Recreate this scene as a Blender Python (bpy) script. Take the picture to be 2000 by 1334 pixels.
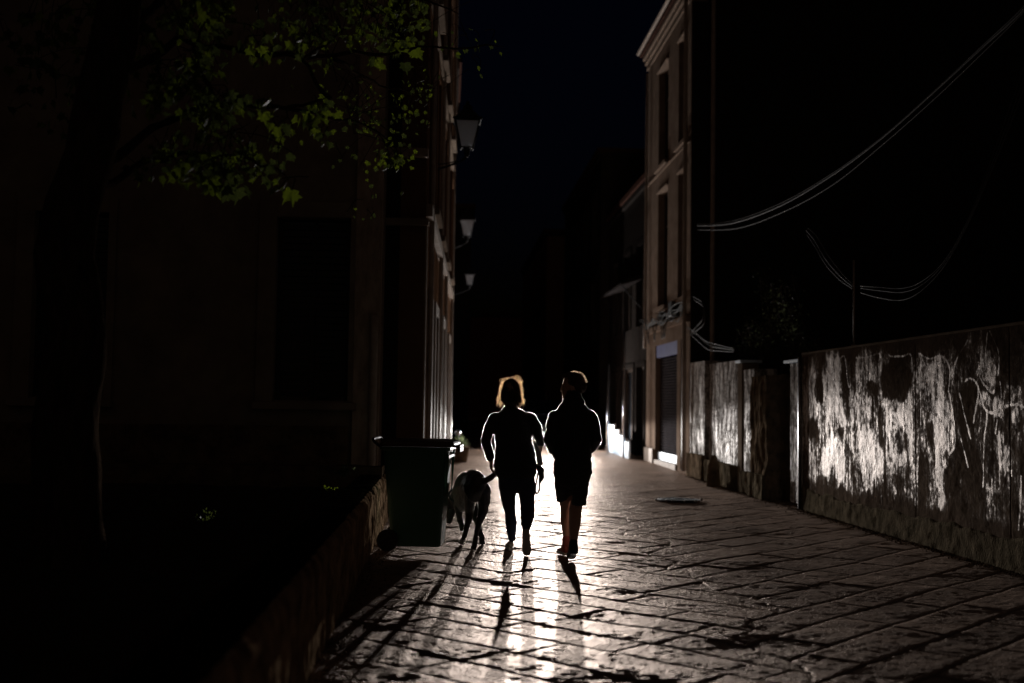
import bpy, bmesh, math, random
import numpy as np
from mathutils import Vector, Matrix, Euler

random.seed(11)
rng = np.random.RandomState(5)
scene = bpy.context.scene
COL = scene.collection
for o in list(bpy.data.objects):
    bpy.data.objects.remove(o)

# ------------------------------------------------------------------ camera
FPX = 2222.0          # focal length in photo pixels (2000 px wide)
CAMH = 1.42
ROLL = 0.014
YAW = math.atan(128.3 / 2225.5)
PIT = math.atan(124.8 / 2222.0)
RCAM = (Matrix.Rotation(-YAW, 3, 'Z') @ Matrix.Rotation(math.pi / 2 + PIT, 3, 'X') @ Matrix.Rotation(ROLL, 3, 'Z'))
cam_d = bpy.data.cameras.new('camera')
cam_d.sensor_width = 36.0
cam_d.lens = FPX * 36.0 / 2000.0
cam_d.clip_start = 0.05
cam_d.clip_end = 2000
cam_d.dof.use_dof = True
cam_d.dof.focus_distance = 10.9
cam_d.dof.aperture_fstop = 1.1
cam = bpy.data.objects.new('camera', cam_d)
COL.objects.link(cam)
cam.matrix_world = Matrix.Translation((0, 0, CAMH)) @ RCAM.to_4x4()
scene.camera = cam

# ------------------------------------------------------------------ night sky
world = bpy.data.worlds.new("World")
scene.world = world
world.use_nodes = True
wn = world.node_tree
wn.nodes.clear()
sky = wn.nodes.new('ShaderNodeTexSky')
sky.sky_type = 'NISHITA'
sky.sun_disc = False
sky.sun_elevation = math.radians(-1)
sky.sun_rotation = math.radians(160)
bg = wn.nodes.new('ShaderNodeBackground')
bg.inputs['Strength'].default_value = 0.006
wo = wn.nodes.new('ShaderNodeOutputWorld')
tint = wn.nodes.new('ShaderNodeMixRGB')
tint.blend_type = 'MULTIPLY'; tint.inputs[0].default_value = 1
tint.inputs[2].default_value = (0.16, 0.25, 0.85, 1)
wn.links.new(sky.outputs[0], tint.inputs[1])
tcw = wn.nodes.new('ShaderNodeTexCoord')
spw = wn.nodes.new('ShaderNodeSeparateXYZ')
wn.links.new(tcw.outputs['Generated'], spw.inputs[0])
mrw = wn.nodes.new('ShaderNodeMapRange')          # added warm fill behind the camera, lifts surfaces turned towards it
mrw.interpolation_type = 'SMOOTHSTEP'
mrw.inputs['From Min'].default_value = 0.15
mrw.inputs['From Max'].default_value = -0.7
wn.links.new(spw.outputs['Y'], mrw.inputs[0])
glow = wn.nodes.new('ShaderNodeMixRGB')
glow.inputs[1].default_value = (0, 0, 0, 1)
glow.inputs[2].default_value = (3.0, 2.0, 1.25, 1)
wn.links.new(mrw.outputs[0], glow.inputs[0])
addw = wn.nodes.new('ShaderNodeMixRGB'); addw.blend_type = 'ADD'; addw.inputs[0].default_value = 1
wn.links.new(tint.outputs[0], addw.inputs[1]); wn.links.new(glow.outputs[0], addw.inputs[2])
wn.links.new(addw.outputs[0], bg.inputs[0])
wn.links.new(bg.outputs[0], wo.inputs[0])

# ------------------------------------------------------------------ exposure
scene.view_settings.view_transform = 'Standard'
scene.view_settings.look = 'None'
scene.view_settings.gamma = 1
scene.view_settings.exposure = 0.0

# headlamps of the car behind the couple (the only lit lamps in the photo)
CARY = 33.0
LAMPS = [(2.27, CARY - 0.05, 0.84), (3.62, CARY - 0.05, 0.84)]
BEAM = 1040.0      # candle-like strength of the low beam
CUT = 0.14        # share of it that spills above the cut-off


def headlamp_lights():
    """low beam: bright below a soft cut-off, fading to the sides, a weak spill above"""
    for (x, y, z) in LAMPS:
        l = bpy.data.lights.new('headlight_beam', 'POINT')
        l.energy = 4 * math.pi * BEAM
        l.color = (1.0, 0.96, 0.93)
        l.shadow_soft_size = 0.06
        l.use_nodes = True
        nt = l.node_tree; N = nt.nodes; K = nt.links
        em = N['Emission']
        tc = N.new('ShaderNodeTexCoord')
        sp = N.new('ShaderNodeSeparateXYZ'); K.new(tc.outputs['Normal'], sp.inputs[0])

        def mt(op, a, b=None, c=None):
            n = N.new('ShaderNodeMath'); n.operation = op
            for i, v in enumerate((a, b, c)):
                if v is None: continue
                if isinstance(v, (int, float)): n.inputs[i].default_value = v
                else: K.new(v, n.inputs[i])
            return n.outputs[0]
        up = mt('MULTIPLY', sp.outputs['Z'], SGN)
        hx = mt('MULTIPLY_ADD', sp.outputs['X'], SGN, 0.06)
        cut = N.new('ShaderNodeMapRange'); cut.interpolation_type = 'SMOOTHSTEP'
        cut.inputs['From Min'].default_value = 0.005; cut.inputs['From Max'].default_value = 0.06
        cut.inputs['To Min'].default_value = 1.0; cut.inputs['To Max'].default_value = CUT
        K.new(up, cut.inputs[0])
        low = N.new('ShaderNodeMapRange'); low.interpolation_type = 'SMOOTHSTEP'
        low.inputs['From Min'].default_value = -0.30; low.inputs['From Max'].default_value = -0.02
        low.inputs['To Min'].default_value = 0.10; low.inputs['To Max'].default_value = 1.0
        K.new(up, low.inputs[0])
        g = mt('EXPONENT', mt('MULTIPLY', mt('POWER', mt('ABSOLUTE', mt('DIVIDE', hx, 0.27)), 2), -1))
        side = mt('MULTIPLY_ADD', g, 0.88, 0.12)
        fwd = mt('GREATER_THAN', mt('MULTIPLY', sp.outputs['Y'], -SGN), -0.05)
        K.new(mt('MULTIPLY', mt('MULTIPLY', cut.outputs[0], low.outputs[0]), mt('MULTIPLY', side, fwd)), em.inputs['Strength'])
        o = bpy.data.objects.new('headlight_beam', l)
        o.location = (x, y - 0.12, z)
        COL.objects.link(o)


SGN = 1.0
headlamp_lights()


# ------------------------------------------------------------------ photo geometry: where things stand
def ray(px, py):
    v = Vector((px - 1000.0, 667.0 - py, -FPX))
    return RCAM @ v


def onY(px, py, Y):
    d = ray(px, py); k = Y / d.y
    return Vector((d.x * k, Y, CAMH + d.z * k))


def onX(px, py, X):
    d = ray(px, py); k = X / d.x
    return Vector((X, d.y * k, CAMH + d.z * k))


def onZ(px, py, Z=0.0):
    d = ray(px, py); k = (Z - CAMH) / d.z
    return Vector((d.x * k, d.y * k, Z))


# ------------------------------------------------------------------ numpy noise
def hash2(ix, iy, s):
    n = (ix.astype(np.int64) * 374761393 + iy.astype(np.int64) * 668265263 + s * 1274126177) & 0x7fffffff
    n = ((n ^ (n >> 13)) * 1274126177) & 0x7fffffff
    return ((n ^ (n >> 16)) & 0xffffff) / float(0xffffff)


def vnoise(x, y, s=0):
    ix = np.floor(x); iy = np.floor(y)
    fx = x - ix; fy = y - iy
    fx = fx * fx * (3 - 2 * fx); fy = fy * fy * (3 - 2 * fy)
    a = hash2(ix, iy, s); b = hash2(ix + 1, iy, s); c = hash2(ix, iy + 1, s); d = hash2(ix + 1, iy + 1, s)
    return (a + (b - a) * fx) * (1 - fy) + (c + (d - c) * fx) * fy


def fbm(x, y, s=0, o=4):
    t = 0; a = .5; n = 0
    for k in range(o):
        t = t + a * vnoise(x * 2 ** k, y * 2 ** k, s + k * 7); n += a; a *= .5
    return t / n


# ------------------------------------------------------------------ materials
def mat(name, col, rough=0.7, spec=0.5, metal=0.0, var=0.0, vscale=6.0, bump=0.0, bscale=40.0, stretch=(1, 1, 1),
        col2=None, sheen=0.0, trans=0.0, bdist=0.01):
    m = bpy.data.materials.new(name)
    m.use_nodes = True
    nt = m.node_tree
    b = nt.nodes['Principled BSDF']
    b.inputs['Base Color'].default_value = (*col, 1)
    b.inputs['Roughness'].default_value = rough
    b.inputs['Specular IOR Level'].default_value = spec
    b.inputs['Metallic'].default_value = metal
    if sheen:
        b.inputs['Sheen Weight'].default_value = sheen
        b.inputs['Sheen Roughness'].default_value = 0.4
    tc = nt.nodes.new('ShaderNodeTexCoord')
    mp = nt.nodes.new('ShaderNodeMapping')
    mp.inputs['Scale'].default_value = stretch
    nt.links.new(tc.outputs['Object'], mp.inputs[0])
    if var or col2:
        n = nt.nodes.new('ShaderNodeTexNoise')
        n.inputs['Scale'].default_value = vscale
        n.inputs['Detail'].default_value = 8
        n.inputs['Roughness'].default_value = 0.65
        nt.links.new(mp.outputs[0], n.inputs['Vector'])
        r = nt.nodes.new('ShaderNodeValToRGB')
        c2 = col2 if col2 else tuple(c * (1 - var) for c in col)
        r.color_ramp.elements[0].position = 0.35
        r.color_ramp.elements[1].position = 0.65
        r.color_ramp.elements[0].color = (*c2, 1)
        r.color_ramp.elements[1].color = (*col, 1)
        nt.links.new(n.outputs[0], r.inputs[0])
        nt.links.new(r.outputs[0], b.inputs['Base Color'])
    if bump:
        n2 = nt.nodes.new('ShaderNodeTexNoise')
        n2.inputs['Scale'].default_value = bscale
        n2.inputs['Detail'].default_value = 6
        nt.links.new(mp.outputs[0], n2.inputs['Vector'])
        bp = nt.nodes.new('ShaderNodeBump')
        bp.inputs['Strength'].default_value = bump
        bp.inputs['Distance'].default_value = bdist
        nt.links.new(n2.outputs[0], bp.inputs['Height'])
        nt.links.new(bp.outputs[0], b.inputs['Normal'])
    if trans:
        out = nt.nodes['Material Output']
        tr = nt.nodes.new('ShaderNodeBsdfTranslucent')
        tr.inputs[0].default_value = (*[min(1, c * 1.6) for c in col], 1)
        mx = nt.nodes.new('ShaderNodeMixShader')
        mx.inputs[0].default_value = trans
        nt.links.new(b.outputs[0], mx.inputs[1])
        nt.links.new(tr.outputs[0], mx.inputs[2])
        nt.links.new(mx.outputs[0], out.inputs[0])
    return m


M = {}
M['earth'] = mat('earth', (.05, .035, .025), .95, .2, var=.5, bump=.6)
M['stone_dark'] = mat('stone_dark', (.17, .12, .08), .95, 0.0, col2=(.06, .045, .03), vscale=5, bump=.8, bscale=25)
M['ochre'] = mat('ochre_render', (.22, .165, .13), .9, 0.0, col2=(.15, .11, .085), vscale=2.5, bump=.3)
M['ochre_trim'] = mat('ochre_trim', (.22, .165, .13), .9, 0.0, var=.2, vscale=3)
M['gray_render'] = mat('gray_render', (.24, .19, .15), .9, 0.0, var=.4, vscale=1.5, bump=.3)
M['brown_render'] = mat('brown_render', (.16, .09, .055), .9, 0.0, var=.3, vscale=1.5, bump=.3)
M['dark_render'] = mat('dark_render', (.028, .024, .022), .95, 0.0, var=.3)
M['pale_stone'] = mat('pale_stone', (.40, .32, .26), .85, .1, col2=(.22, .17, .13), vscale=7, bump=.5, stretch=(1, 1, .4))
M['wood_dark'] = mat('wood_dark', (.045, .03, .02), .6, .4, var=.4, stretch=(6, 6, .6), bump=.3)
M['wood_old'] = mat('wood_old', (.09, .065, .045), .8, .3, var=.6, stretch=(8, 8, .6), bump=.8)
M['glass_dark'] = mat('glass_dark', (.01, .012, .015), .08, .5)
M['shutter'] = mat('roller_shutter', (.05, .045, .048), .7, 0.0, metal=.0, var=.3, vscale=4)
M['cool_tinted_white'] = mat('cool_tinted_white', (.52, .66, .80), .6, .4, var=.25, vscale=9, bump=.2)  # white with the cool cast of the far light put into its colour
M['blue_sign'] = mat('blue_sign', (.1, .11, .3), .5, .4, var=.3)
M['pipe'] = mat('zinc_pipe', (.4, .33, .28), .5, .5, metal=.2, var=.3)
M['steel'] = mat('brushed_steel', (.6, .62, .66), .16, .5, metal=1.0, bump=.15, bscale=12)
M['cast_iron'] = mat('cast_iron', (.02, .02, .022), .7, .08)
M['frosted'] = mat('frosted_glass', (.55, .58, .62), .5, .5, trans=.25)
M['cable'] = mat('cable', (.05, .044, .04), .7, .22)
M['old_cable'] = mat('old_cable', (.02, .018, .016), .8, .3)
M['planter_top'] = mat('shaded_top', (.02, .016, .01), .95, 0.0, var=.5, bump=.8, bscale=40)  # near-black colour stands in for shade on the planter top
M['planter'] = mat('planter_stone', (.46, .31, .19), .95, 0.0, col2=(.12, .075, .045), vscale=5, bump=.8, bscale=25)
M['bin'] = mat('bin_plastic', (.03, .10, .06), .42, .5, bump=.5, bscale=160, bdist=.004)
M['bin_lid'] = mat('bin_lid_plastic', (.05, .022, .012), .35, .5, bump=.3, bscale=120, bdist=.003)
M['rubber'] = mat('rubber', (.015, .015, .015), .7, .4)
M['bark'] = mat('bark', (.07, .048, .034), .95, 0.0, var=.6, stretch=(4, 4, 1), bump=1, bscale=12, bdist=.03)
M['leaf'] = mat('leaf', (.125, .165, .012), .5, .4, var=.7, vscale=3.5, trans=.6)
M['leaf_dull'] = mat('leaf_dull', (.07, .09, .02), .6, .2, var=.6, vscale=4, trans=.5)
M['leaf_dark'] = mat('leaf_dark', (.10, .12, .06), .6, .4, var=.4, vscale=8, trans=.35)
M['skin'] = mat('skin', (.5, .3, .22), .5, .4, var=.1)
M['hair_red'] = mat('hair_auburn', (.30, .11, .035), .38, .6, var=.3, trans=.4)
M['hair_cap'] = mat('hair_dark_mass', (.05, .022, .010), .5, .5, var=.3)
M['hair_brown'] = mat('hair_brown', (.10, .045, .025), .45, .5, var=.3, trans=.2)
M['knit'] = mat('dark_knit', (.03, .028, .03), .85, .3, sheen=.6, bump=.5, bscale=120, bdist=.004)
M['jacket'] = mat('dark_jacket', (.015, .015, .018), .7, .35, sheen=.35, bump=.3, bscale=60, bdist=.004)
M['denim'] = mat('navy_leggings', (.03, .04, .075), .8, .3, sheen=.3, bump=.3, bscale=150, bdist=.003)
M['shorts'] = mat('dark_shorts', (.03, .028, .03), .8, .3, sheen=.3, bump=.3, bscale=90, bdist=.003)
M['shoe'] = mat('canvas_shoe', (.65, .6, .52), .7, .3, bump=.2)
M['shoe_red'] = mat('reddish_shoe', (.35, .1, .09), .6, .3, bump=.2)
M['shoe_dark'] = mat('dark_shoe', (.02, .02, .02), .6, .4, bump=.2)
M['sole'] = mat('shoe_sole', (.42, .40, .37), .6, .4, bump=.5, bscale=70)
M['sole_white'] = mat('white_sole', (.6, .58, .55), .6, .4)
M['pale_cloth'] = mat('pale_cloth', (.55, .6, .66), .8, .3, bump=.2)
M['leash'] = mat('leash_strap', (.03, .03, .035), .6, .4)
M['dog'] = mat('dog_coat', (.02, .014, .01), .45, .5, bump=.5, bscale=180, bdist=.004, sheen=.2)
M['car'] = mat('car_paint', (.03, .035, .045), .25, .6)
M['plastic'] = mat('black_plastic', (.012, .012, .012), .5, .4)
M['tile'] = mat('roof_tile', (.06, .032, .025), .9, 0.0, var=.4)
M['awning'] = mat('awning_cloth', (.12, .03, .03), .8, .2, var=.3)
M['awning_grey'] = mat('grey_awning_cloth', (.025, .022, .022), .8, 0.0, var=.3)


def emit_mat(name, col, s):
    m = bpy.data.materials.new(name); m.use_nodes = True
    b = m.node_tree.nodes['Principled BSDF']
    b.inputs['Base Color'].default_value = (.8, .8, .8, 1)
    b.inputs['Emission Color'].default_value = (*col, 1)
    b.inputs['Emission Strength'].default_value = s
    return m


M['lamp_lens'] = emit_mat('lit_headlamp_lens', (1, .95, .9), 60)


# ------------------------------------------------------------------ object helpers
def link(o, parent=None):
    COL.objects.link(o)
    if parent:
        o.parent = parent
        o.matrix_parent_inverse = parent.matrix_basis.inverted() if False else Matrix.Identity(4)
    return o


def obj(name, bm, m, parent=None, smooth=False, bevel=0.0):
    me = bpy.data.meshes.new(name)
    bmesh.ops.recalc_face_normals(bm, faces=bm.faces)
    bm.to_mesh(me); bm.free()
    me.materials.append(M[m] if isinstance(m, str) else m)
    if smooth:
        me.polygons.foreach_set('use_smooth', [True] * len(me.polygons))
    o = bpy.data.objects.new(name, me)
    link(o, parent)
    if bevel:
        md = o.modifiers.new('bevel', 'BEVEL'); md.width = bevel; md.segments = 2; md.limit_method = 'ANGLE'
    return o


def tag(o, label, cat, group=None):
    o['label'] = label; o['category'] = cat
    if group: o['group'] = group
    return o


def struct(o, kind='structure'):
    o['kind'] = kind
    return o


def thing(name, label, cat, loc=(0, 0, 0), rz=0.0, group=None):
    o = bpy.data.objects.new(name, None)
    o.empty_display_size = .2
    o.location = loc; o.rotation_euler = (0, 0, rz)
    COL.objects.link(o)
    return tag(o, label, cat, group)


def dup(root, loc, rz, label):
    r = root.copy(); COL.objects.link(r); r.location = loc; r.rotation_euler = (0, 0, rz); r['label'] = label
    for ch in list(root.children):
        c = ch.copy(); COL.objects.link(c); c.parent = r
        for g in list(ch.children):
            d = g.copy(); COL.objects.link(d); d.parent = c
    return r


def B():
    return bmesh.new()


def box(bm, x0, x1, y0, y1, z0, z1, taper=None):
    vs = []
    for z in (z0, z1):
        for (x, y) in ((x0, y0), (x1, y0), (x1, y1), (x0, y1)):
            vs.append(bm.verts.new((x, y, z)))
    for f in ((0, 3, 2, 1), (4, 5, 6, 7), (0, 1, 5, 4), (1, 2, 6, 5), (2, 3, 7, 6), (3, 0, 4, 7)):
        bm.faces.new([vs[i] for i in f])
    return vs


def boxes(*l):
    bm = B()
    for a in l: box(bm, *a)
    return bm


def ring_loft(bm, rings, close=True):
    prev = None; first = None
    for r in rings:
        vs = [bm.verts.new(p) for p in r]
        if prev:
            n = len(vs)
            for i in range(n):
                bm.faces.new((prev[i], prev[(i + 1) % n], vs[(i + 1) % n], vs[i]))
        else:
            first = vs
        prev = vs
    if close:
        bm.faces.new(list(reversed(first))); bm.faces.new(prev)


def tube(bm, pts, n=14, round_ends=True, ref=Vector((1, 0, 0))):
    """pts: (Vector, ra, rb) - elliptical rings square to the path"""
    P = [(Vector(p[0]), p[1], p[2] if len(p) > 2 else p[1]) for p in pts]
    # smooth the path
    rings = []
    T = []
    for i in range(len(P)):
        a = P[max(0, i - 1)][0]; b = P[min(len(P) - 1, i + 1)][0]
        T.append((b - a).normalized())
    if round_ends:
        p0, a0, b0 = P[0]; p1, a1, b1 = P[-1]
        ext = [(p0 - T[0] * min(a0, b0) * .75, a0 * .45, b0 * .45, T[0])]
        ext += [(p0 - T[0] * min(a0, b0) * .4, a0 * .85, b0 * .85, T[0])]
        ext += [(P[i][0], P[i][1], P[i][2], T[i]) for i in range(len(P))]
        ext += [(p1 + T[-1] * min(a1, b1) * .4, a1 * .85, b1 * .85, T[-1])]
        ext += [(p1 + T[-1] * min(a1, b1) * .75, a1 * .45, b1 * .45, T[-1])]
    else:
        ext = [(P[i][0], P[i][1], P[i][2], T[i]) for i in range(len(P))]
    for (p, ra, rb, t) in ext:
        rf = ref if abs(t.dot(ref)) < .85 else Vector((0, 0, 1))
        a = (rf - t * t.dot(rf)).normalized(); b = t.cross(a)
        rings.append([p + a * ra * math.cos(2 * math.pi * k / n) + b * rb * math.sin(2 * math.pi * k / n) for k in range(n)])
    ring_loft(bm, rings)


def wire(bm, pts, r=.008, n=6, sub=6):
    """smooth thin tube through points"""
    P = [Vector(p) for p in pts]
    Q = []
    for i in range(len(P) - 1):
        p0 = P[max(0, i - 1)]; p1 = P[i]; p2 = P[i + 1]; p3 = P[min(len(P) - 1, i + 2)]
        for k in range(sub):
            t = k / sub
            Q.append(.5 * ((2 * p1) + (p2 - p0) * t + (2 * p0 - 5 * p1 + 4 * p2 - p3) * t * t + (3 * p1 - p0 - 3 * p2 + p3) * t ** 3))
    Q.append(P[-1])
    tube(bm, [(q, r, r) for q in Q], n=n, round_ends=False)


def ball(bm, c, rx, ry=None, rz=None, seg=14, rot=None):
    ry = ry or rx; rz = rz or rx
    mtx = Matrix.Translation(Vector(c)) @ (rot.to_4x4() if rot else Matrix.Identity(4)) @ Matrix.Diagonal((rx, ry, rz, 1))
    bmesh.ops.create_uvsphere(bm, u_segments=seg, v_segments=seg // 2 + 2, radius=1, matrix=mtx)


def remeshed(name, bm, m, parent, voxel=.007, smooth=3, wrinkle=0.0, wscale=18.0, fuzz=None):
    me = bpy.data.meshes.new('tmp'); bm.to_mesh(me); bm.free()
    o = bpy.data.objects.new('tmp', me); COL.objects.link(o)
    r = o.modifiers.new('r', 'REMESH'); r.mode = 'VOXEL'; r.voxel_size = voxel
    s = o.modifiers.new('s', 'SMOOTH'); s.factor = .5; s.iterations = smooth
    dg = bpy.context.evaluated_depsgraph_get(); dg.update()
    me2 = bpy.data.meshes.new_from_object(o.evaluated_get(dg))
    bpy.data.objects.remove(o)
    if wrinkle:
        n = len(me2.vertices)
        co = np.empty(n * 3); me2.vertices.foreach_get('co', co); co = co.reshape(-1, 3)
        no = np.empty(n * 3); me2.vertices.foreach_get('normal', no); no = no.reshape(-1, 3)
        w = fbm(co[:, 0] * wscale + co[:, 2] * wscale * .5, co[:, 2] * wscale * 1.4 + co[:, 1] * wscale, 3, 3) - .5
        co += no * (w * 2 * wrinkle)[:, None]
        me2.vertices.foreach_set('co', co.ravel())
    me2.name = name
    me2.materials.clear(); me2.materials.append(M[m])
    me2.polygons.foreach_set('use_smooth', [True] * len(me2.polygons))
    if fuzz: me2 = add_fuzz(me2, name, m, *fuzz)
    o2 = bpy.data.objects.new(name, me2)
    return link(o2, parent)


def fibre_mat(name, col, rough=.45, ior=1.25, mix=.65):
    """fine translucent fibres: lint, fur, loose hairs"""
    m = bpy.data.materials.new(name); m.use_nodes = True
    nt = m.node_tree; nt.nodes.clear()
    a = nt.nodes.new('ShaderNodeBsdfRefraction'); a.inputs['Color'].default_value = (*col, 1)
    a.inputs['Roughness'].default_value = rough; a.inputs['IOR'].default_value = ior
    b = nt.nodes.new('ShaderNodeBsdfDiffuse'); b.inputs[0].default_value = (*[c * .15 for c in col], 1)
    mx = nt.nodes.new('ShaderNodeMixShader'); mx.inputs[0].default_value = mix
    o = nt.nodes.new('ShaderNodeOutputMaterial')
    nt.links.new(b.outputs[0], mx.inputs[1]); nt.links.new(a.outputs[0], mx.inputs[2]); nt.links.new(mx.outputs[0], o.inputs[0])
    return m


M['lint'] = fibre_mat('cloth_lint', (.85, .8, .74))
M['fur_tips'] = fibre_mat('fur_tips', (.7, .6, .5))
M['down'] = fibre_mat('skin_down', (.9, .7, .55))
M['strand_red'] = fibre_mat('auburn_strand', (.97, .76, .55), .5)
M['strand_brown'] = fibre_mat('brown_strand', (.95, .8, .64), .5)


def add_fuzz(me, name, m, n, ln, wd, fm):
    """short fine fibres standing on a surface, part of the same mesh"""
    nv = len(me.vertices); co = np.empty(nv * 3); me.vertices.foreach_get('co', co); co = co.reshape(-1, 3)
    no = np.empty(nv * 3); me.vertices.foreach_get('normal', no); no = no.reshape(-1, 3)
    npol = len(me.polygons)
    lt_ = np.empty(npol, dtype=np.int32); me.polygons.foreach_get('loop_total', lt_)
    ls = np.empty(npol, dtype=np.int32); me.polygons.foreach_get('loop_start', ls)
    li = np.empty(len(me.loops), dtype=np.int32); me.loops.foreach_get('vertex_index', li)
    rs = np.random.RandomState(len(name) + n)
    pi = rs.randint(0, npol, n)
    a = li[ls[pi]]; b = li[ls[pi] + 1]; c = li[ls[pi] + 2]
    u = rs.rand(n, 1) * .5; v = rs.rand(n, 1) * .5
    P = co[a] * (1 - u - v) + co[b] * u + co[c] * v
    Nn = no[a] + rs.normal(0, .55, (n, 3)); Nn /= np.linalg.norm(Nn, axis=1)[:, None]
    S = np.cross(Nn, rs.normal(0, 1, (n, 3))); S /= np.linalg.norm(S, axis=1)[:, None]
    L_ = ln * rs.uniform(.5, 1.3, (n, 1))
    V = np.stack([P - S * wd / 2, P + S * wd / 2, P + Nn * L_ + S * rs.normal(0, .4, (n, 1)) * L_], 1).reshape(-1, 3)
    allv = np.concatenate([co, V]); k = len(V)
    loops = np.concatenate([li, np.arange(k, dtype=np.int32) + nv])
    starts = np.concatenate([ls, len(li) + np.arange(n, dtype=np.int32) * 3])
    me2 = bpy.data.meshes.new(name)
    me2.vertices.add(len(allv)); me2.vertices.foreach_set('co', allv.astype(np.float32).ravel())
    me2.loops.add(len(loops)); me2.loops.foreach_set('vertex_index', loops.astype(np.int32))
    me2.polygons.add(len(starts)); me2.polygons.foreach_set('loop_start', starts.astype(np.int32))
    me2.materials.append(M[m]); me2.materials.append(M[fm])
    mi = np.zeros(len(starts), dtype=np.int32); mi[npol:] = 1
    me2.update(calc_edges=True)
    me2.polygons.foreach_set('material_index', mi)
    me2.polygons.foreach_set('use_smooth', mi == 0)
    me2.update()
    return me2


def grid_mesh(name, V, nu, nv, m, attr=None, parent=None, smooth=True):
    """V (nv*nu,3) row-major"""
    i = np.arange(nu - 1); j = np.arange(nv - 1)
    I, J = np.meshgrid(i, j)
    a = (J * nu + I).ravel()
    F = np.stack([a, a + 1, a + nu + 1, a + nu], 1)
    me = bpy.data.meshes.new(name)
    me.vertices.add(len(V)); me.vertices.foreach_set('co', V.astype(np.float32).ravel())
    me.loops.add(F.size); me.loops.foreach_set('vertex_index', F.astype(np.int32).ravel())
    me.polygons.add(len(F)); me.polygons.foreach_set('loop_start', (np.arange(len(F)) * 4).astype(np.int32))
    me.update(calc_edges=True)
    if smooth: me.polygons.foreach_set('use_smooth', [True] * len(F))
    if attr is not None:
        for k, v in attr.items():
            at = me.attributes.new(k, 'FLOAT', 'POINT'); at.data.foreach_set('value', v.astype(np.float32))
    me.materials.append(M[m] if isinstance(m, str) else m)
    o = bpy.data.objects.new(name, me)
    return link(o, parent)


# ------------------------------------------------------------------ setting: ground
g = obj('ground', boxes((-300, 300, -60, 900, -.6, -.3)), 'earth'); struct(g)
WX = onZ(1566, 995).x          # street face of the right-hand wall
PX0 = -0.68                    # street face of the left planter
SC = 2.08                      # the seam where the slanted courses meet


def rise(Y):
    return np.maximum(0, Y - 21.0) * .012


SHEEN = .185


def paving_mat():
    m = bpy.data.materials.new('worn_granite_paving'); m.use_nodes = True
    nt = m.node_tree; N = nt.nodes; L = nt.links
    b = N['Principled BSDF']
    b.inputs['Specular IOR Level'].default_value = 0.0
    gl = N.new('ShaderNodeBsdfGlossy'); gl.inputs['Color'].default_value = (1.0, .86, .77, 1)
    ms = N.new('ShaderNodeMixShader'); ms.inputs[0].default_value = SHEEN
    L.new(b.outputs[0], ms.inputs[1]); L.new(gl.outputs[0], ms.inputs[2])
    L.new(ms.outputs[0], N['Material Output'].inputs[0])
    tc = N.new('ShaderNodeTexCoord')
    at = N.new('ShaderNodeAttribute'); at.attribute_name = 'slab'
    n1 = N.new('ShaderNodeTexNoise'); n1.inputs['Scale'].default_value = 3; n1.inputs['Detail'].default_value = 9
    n1.inputs['Roughness'].default_value = .7
    L.new(tc.outputs['Object'], n1.inputs['Vector'])
    mx = N.new('ShaderNodeMath'); mx.operation = 'MULTIPLY_ADD'; mx.inputs[1].default_value = .35
    L.new(at.outputs['Fac'], mx.inputs[0]); L.new(n1.outputs[0], mx.inputs[2])
    r = N.new('ShaderNodeValToRGB')
    r.color_ramp.elements[0].position = .35; r.color_ramp.elements[1].position = .9
    r.color_ramp.elements[0].color = (.10, .062, .043, 1); r.color_ramp.elements[1].color = (.25, .165, .12, 1)
    L.new(mx.outputs[0], r.inputs[0])
    aj = N.new('ShaderNodeAttribute'); aj.attribute_name = 'joint'
    mj = N.new('ShaderNodeMixRGB'); mj.inputs[2].default_value = (.03, .025, .02, 1)
    L.new(aj.outputs['Fac'], mj.inputs[0]); L.new(r.outputs[0], mj.inputs[1])
    L.new(mj.outputs[0], b.inputs['Base Color'])
    rr = N.new('ShaderNodeMapRange'); rr.inputs['To Min'].default_value = .32; rr.inputs['To Max'].default_value = .50
    rr.inputs['From Min'].default_value = .3; rr.inputs['From Max'].default_value = .7
    L.new(n1.outputs[0], rr.inputs[0])
    rj = N.new('ShaderNodeMath'); rj.operation = 'MAXIMUM'
    L.new(rr.outputs[0], rj.inputs[0]); L.new(aj.outputs['Fac'], rj.inputs[1])
    L.new(rj.outputs[0], gl.inputs['Roughness'])
    n2 = N.new('ShaderNodeTexNoise'); n2.inputs['Scale'].default_value = 55; n2.inputs['Detail'].default_value = 7
    n2.inputs['Roughness'].default_value = .6
    L.new(tc.outputs['Object'], n2.inputs['Vector'])
    n3 = N.new('ShaderNodeTexNoise'); n3.inputs['Scale'].default_value = 17; n3.inputs['Detail'].default_value = 5
    n3.inputs['Roughness'].default_value = .7
    L.new(tc.outputs['Object'], n3.inputs['Vector'])
    ad = N.new('ShaderNodeMath'); ad.operation = 'MULTIPLY_ADD'; ad.inputs[1].default_value = 1.6
    L.new(n3.outputs[0], ad.inputs[0]); L.new(n2.outputs[0], ad.inputs[2])
    bp = N.new('ShaderNodeBump'); bp.inputs['Strength'].default_value = 1.0; bp.inputs['Distance'].default_value = .010
    L.new(ad.outputs[0], bp.inputs['Height']); L.new(bp.outputs[0], b.inputs['Normal']); L.new(bp.outputs[0], gl.inputs['Normal'])
    return m


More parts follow.
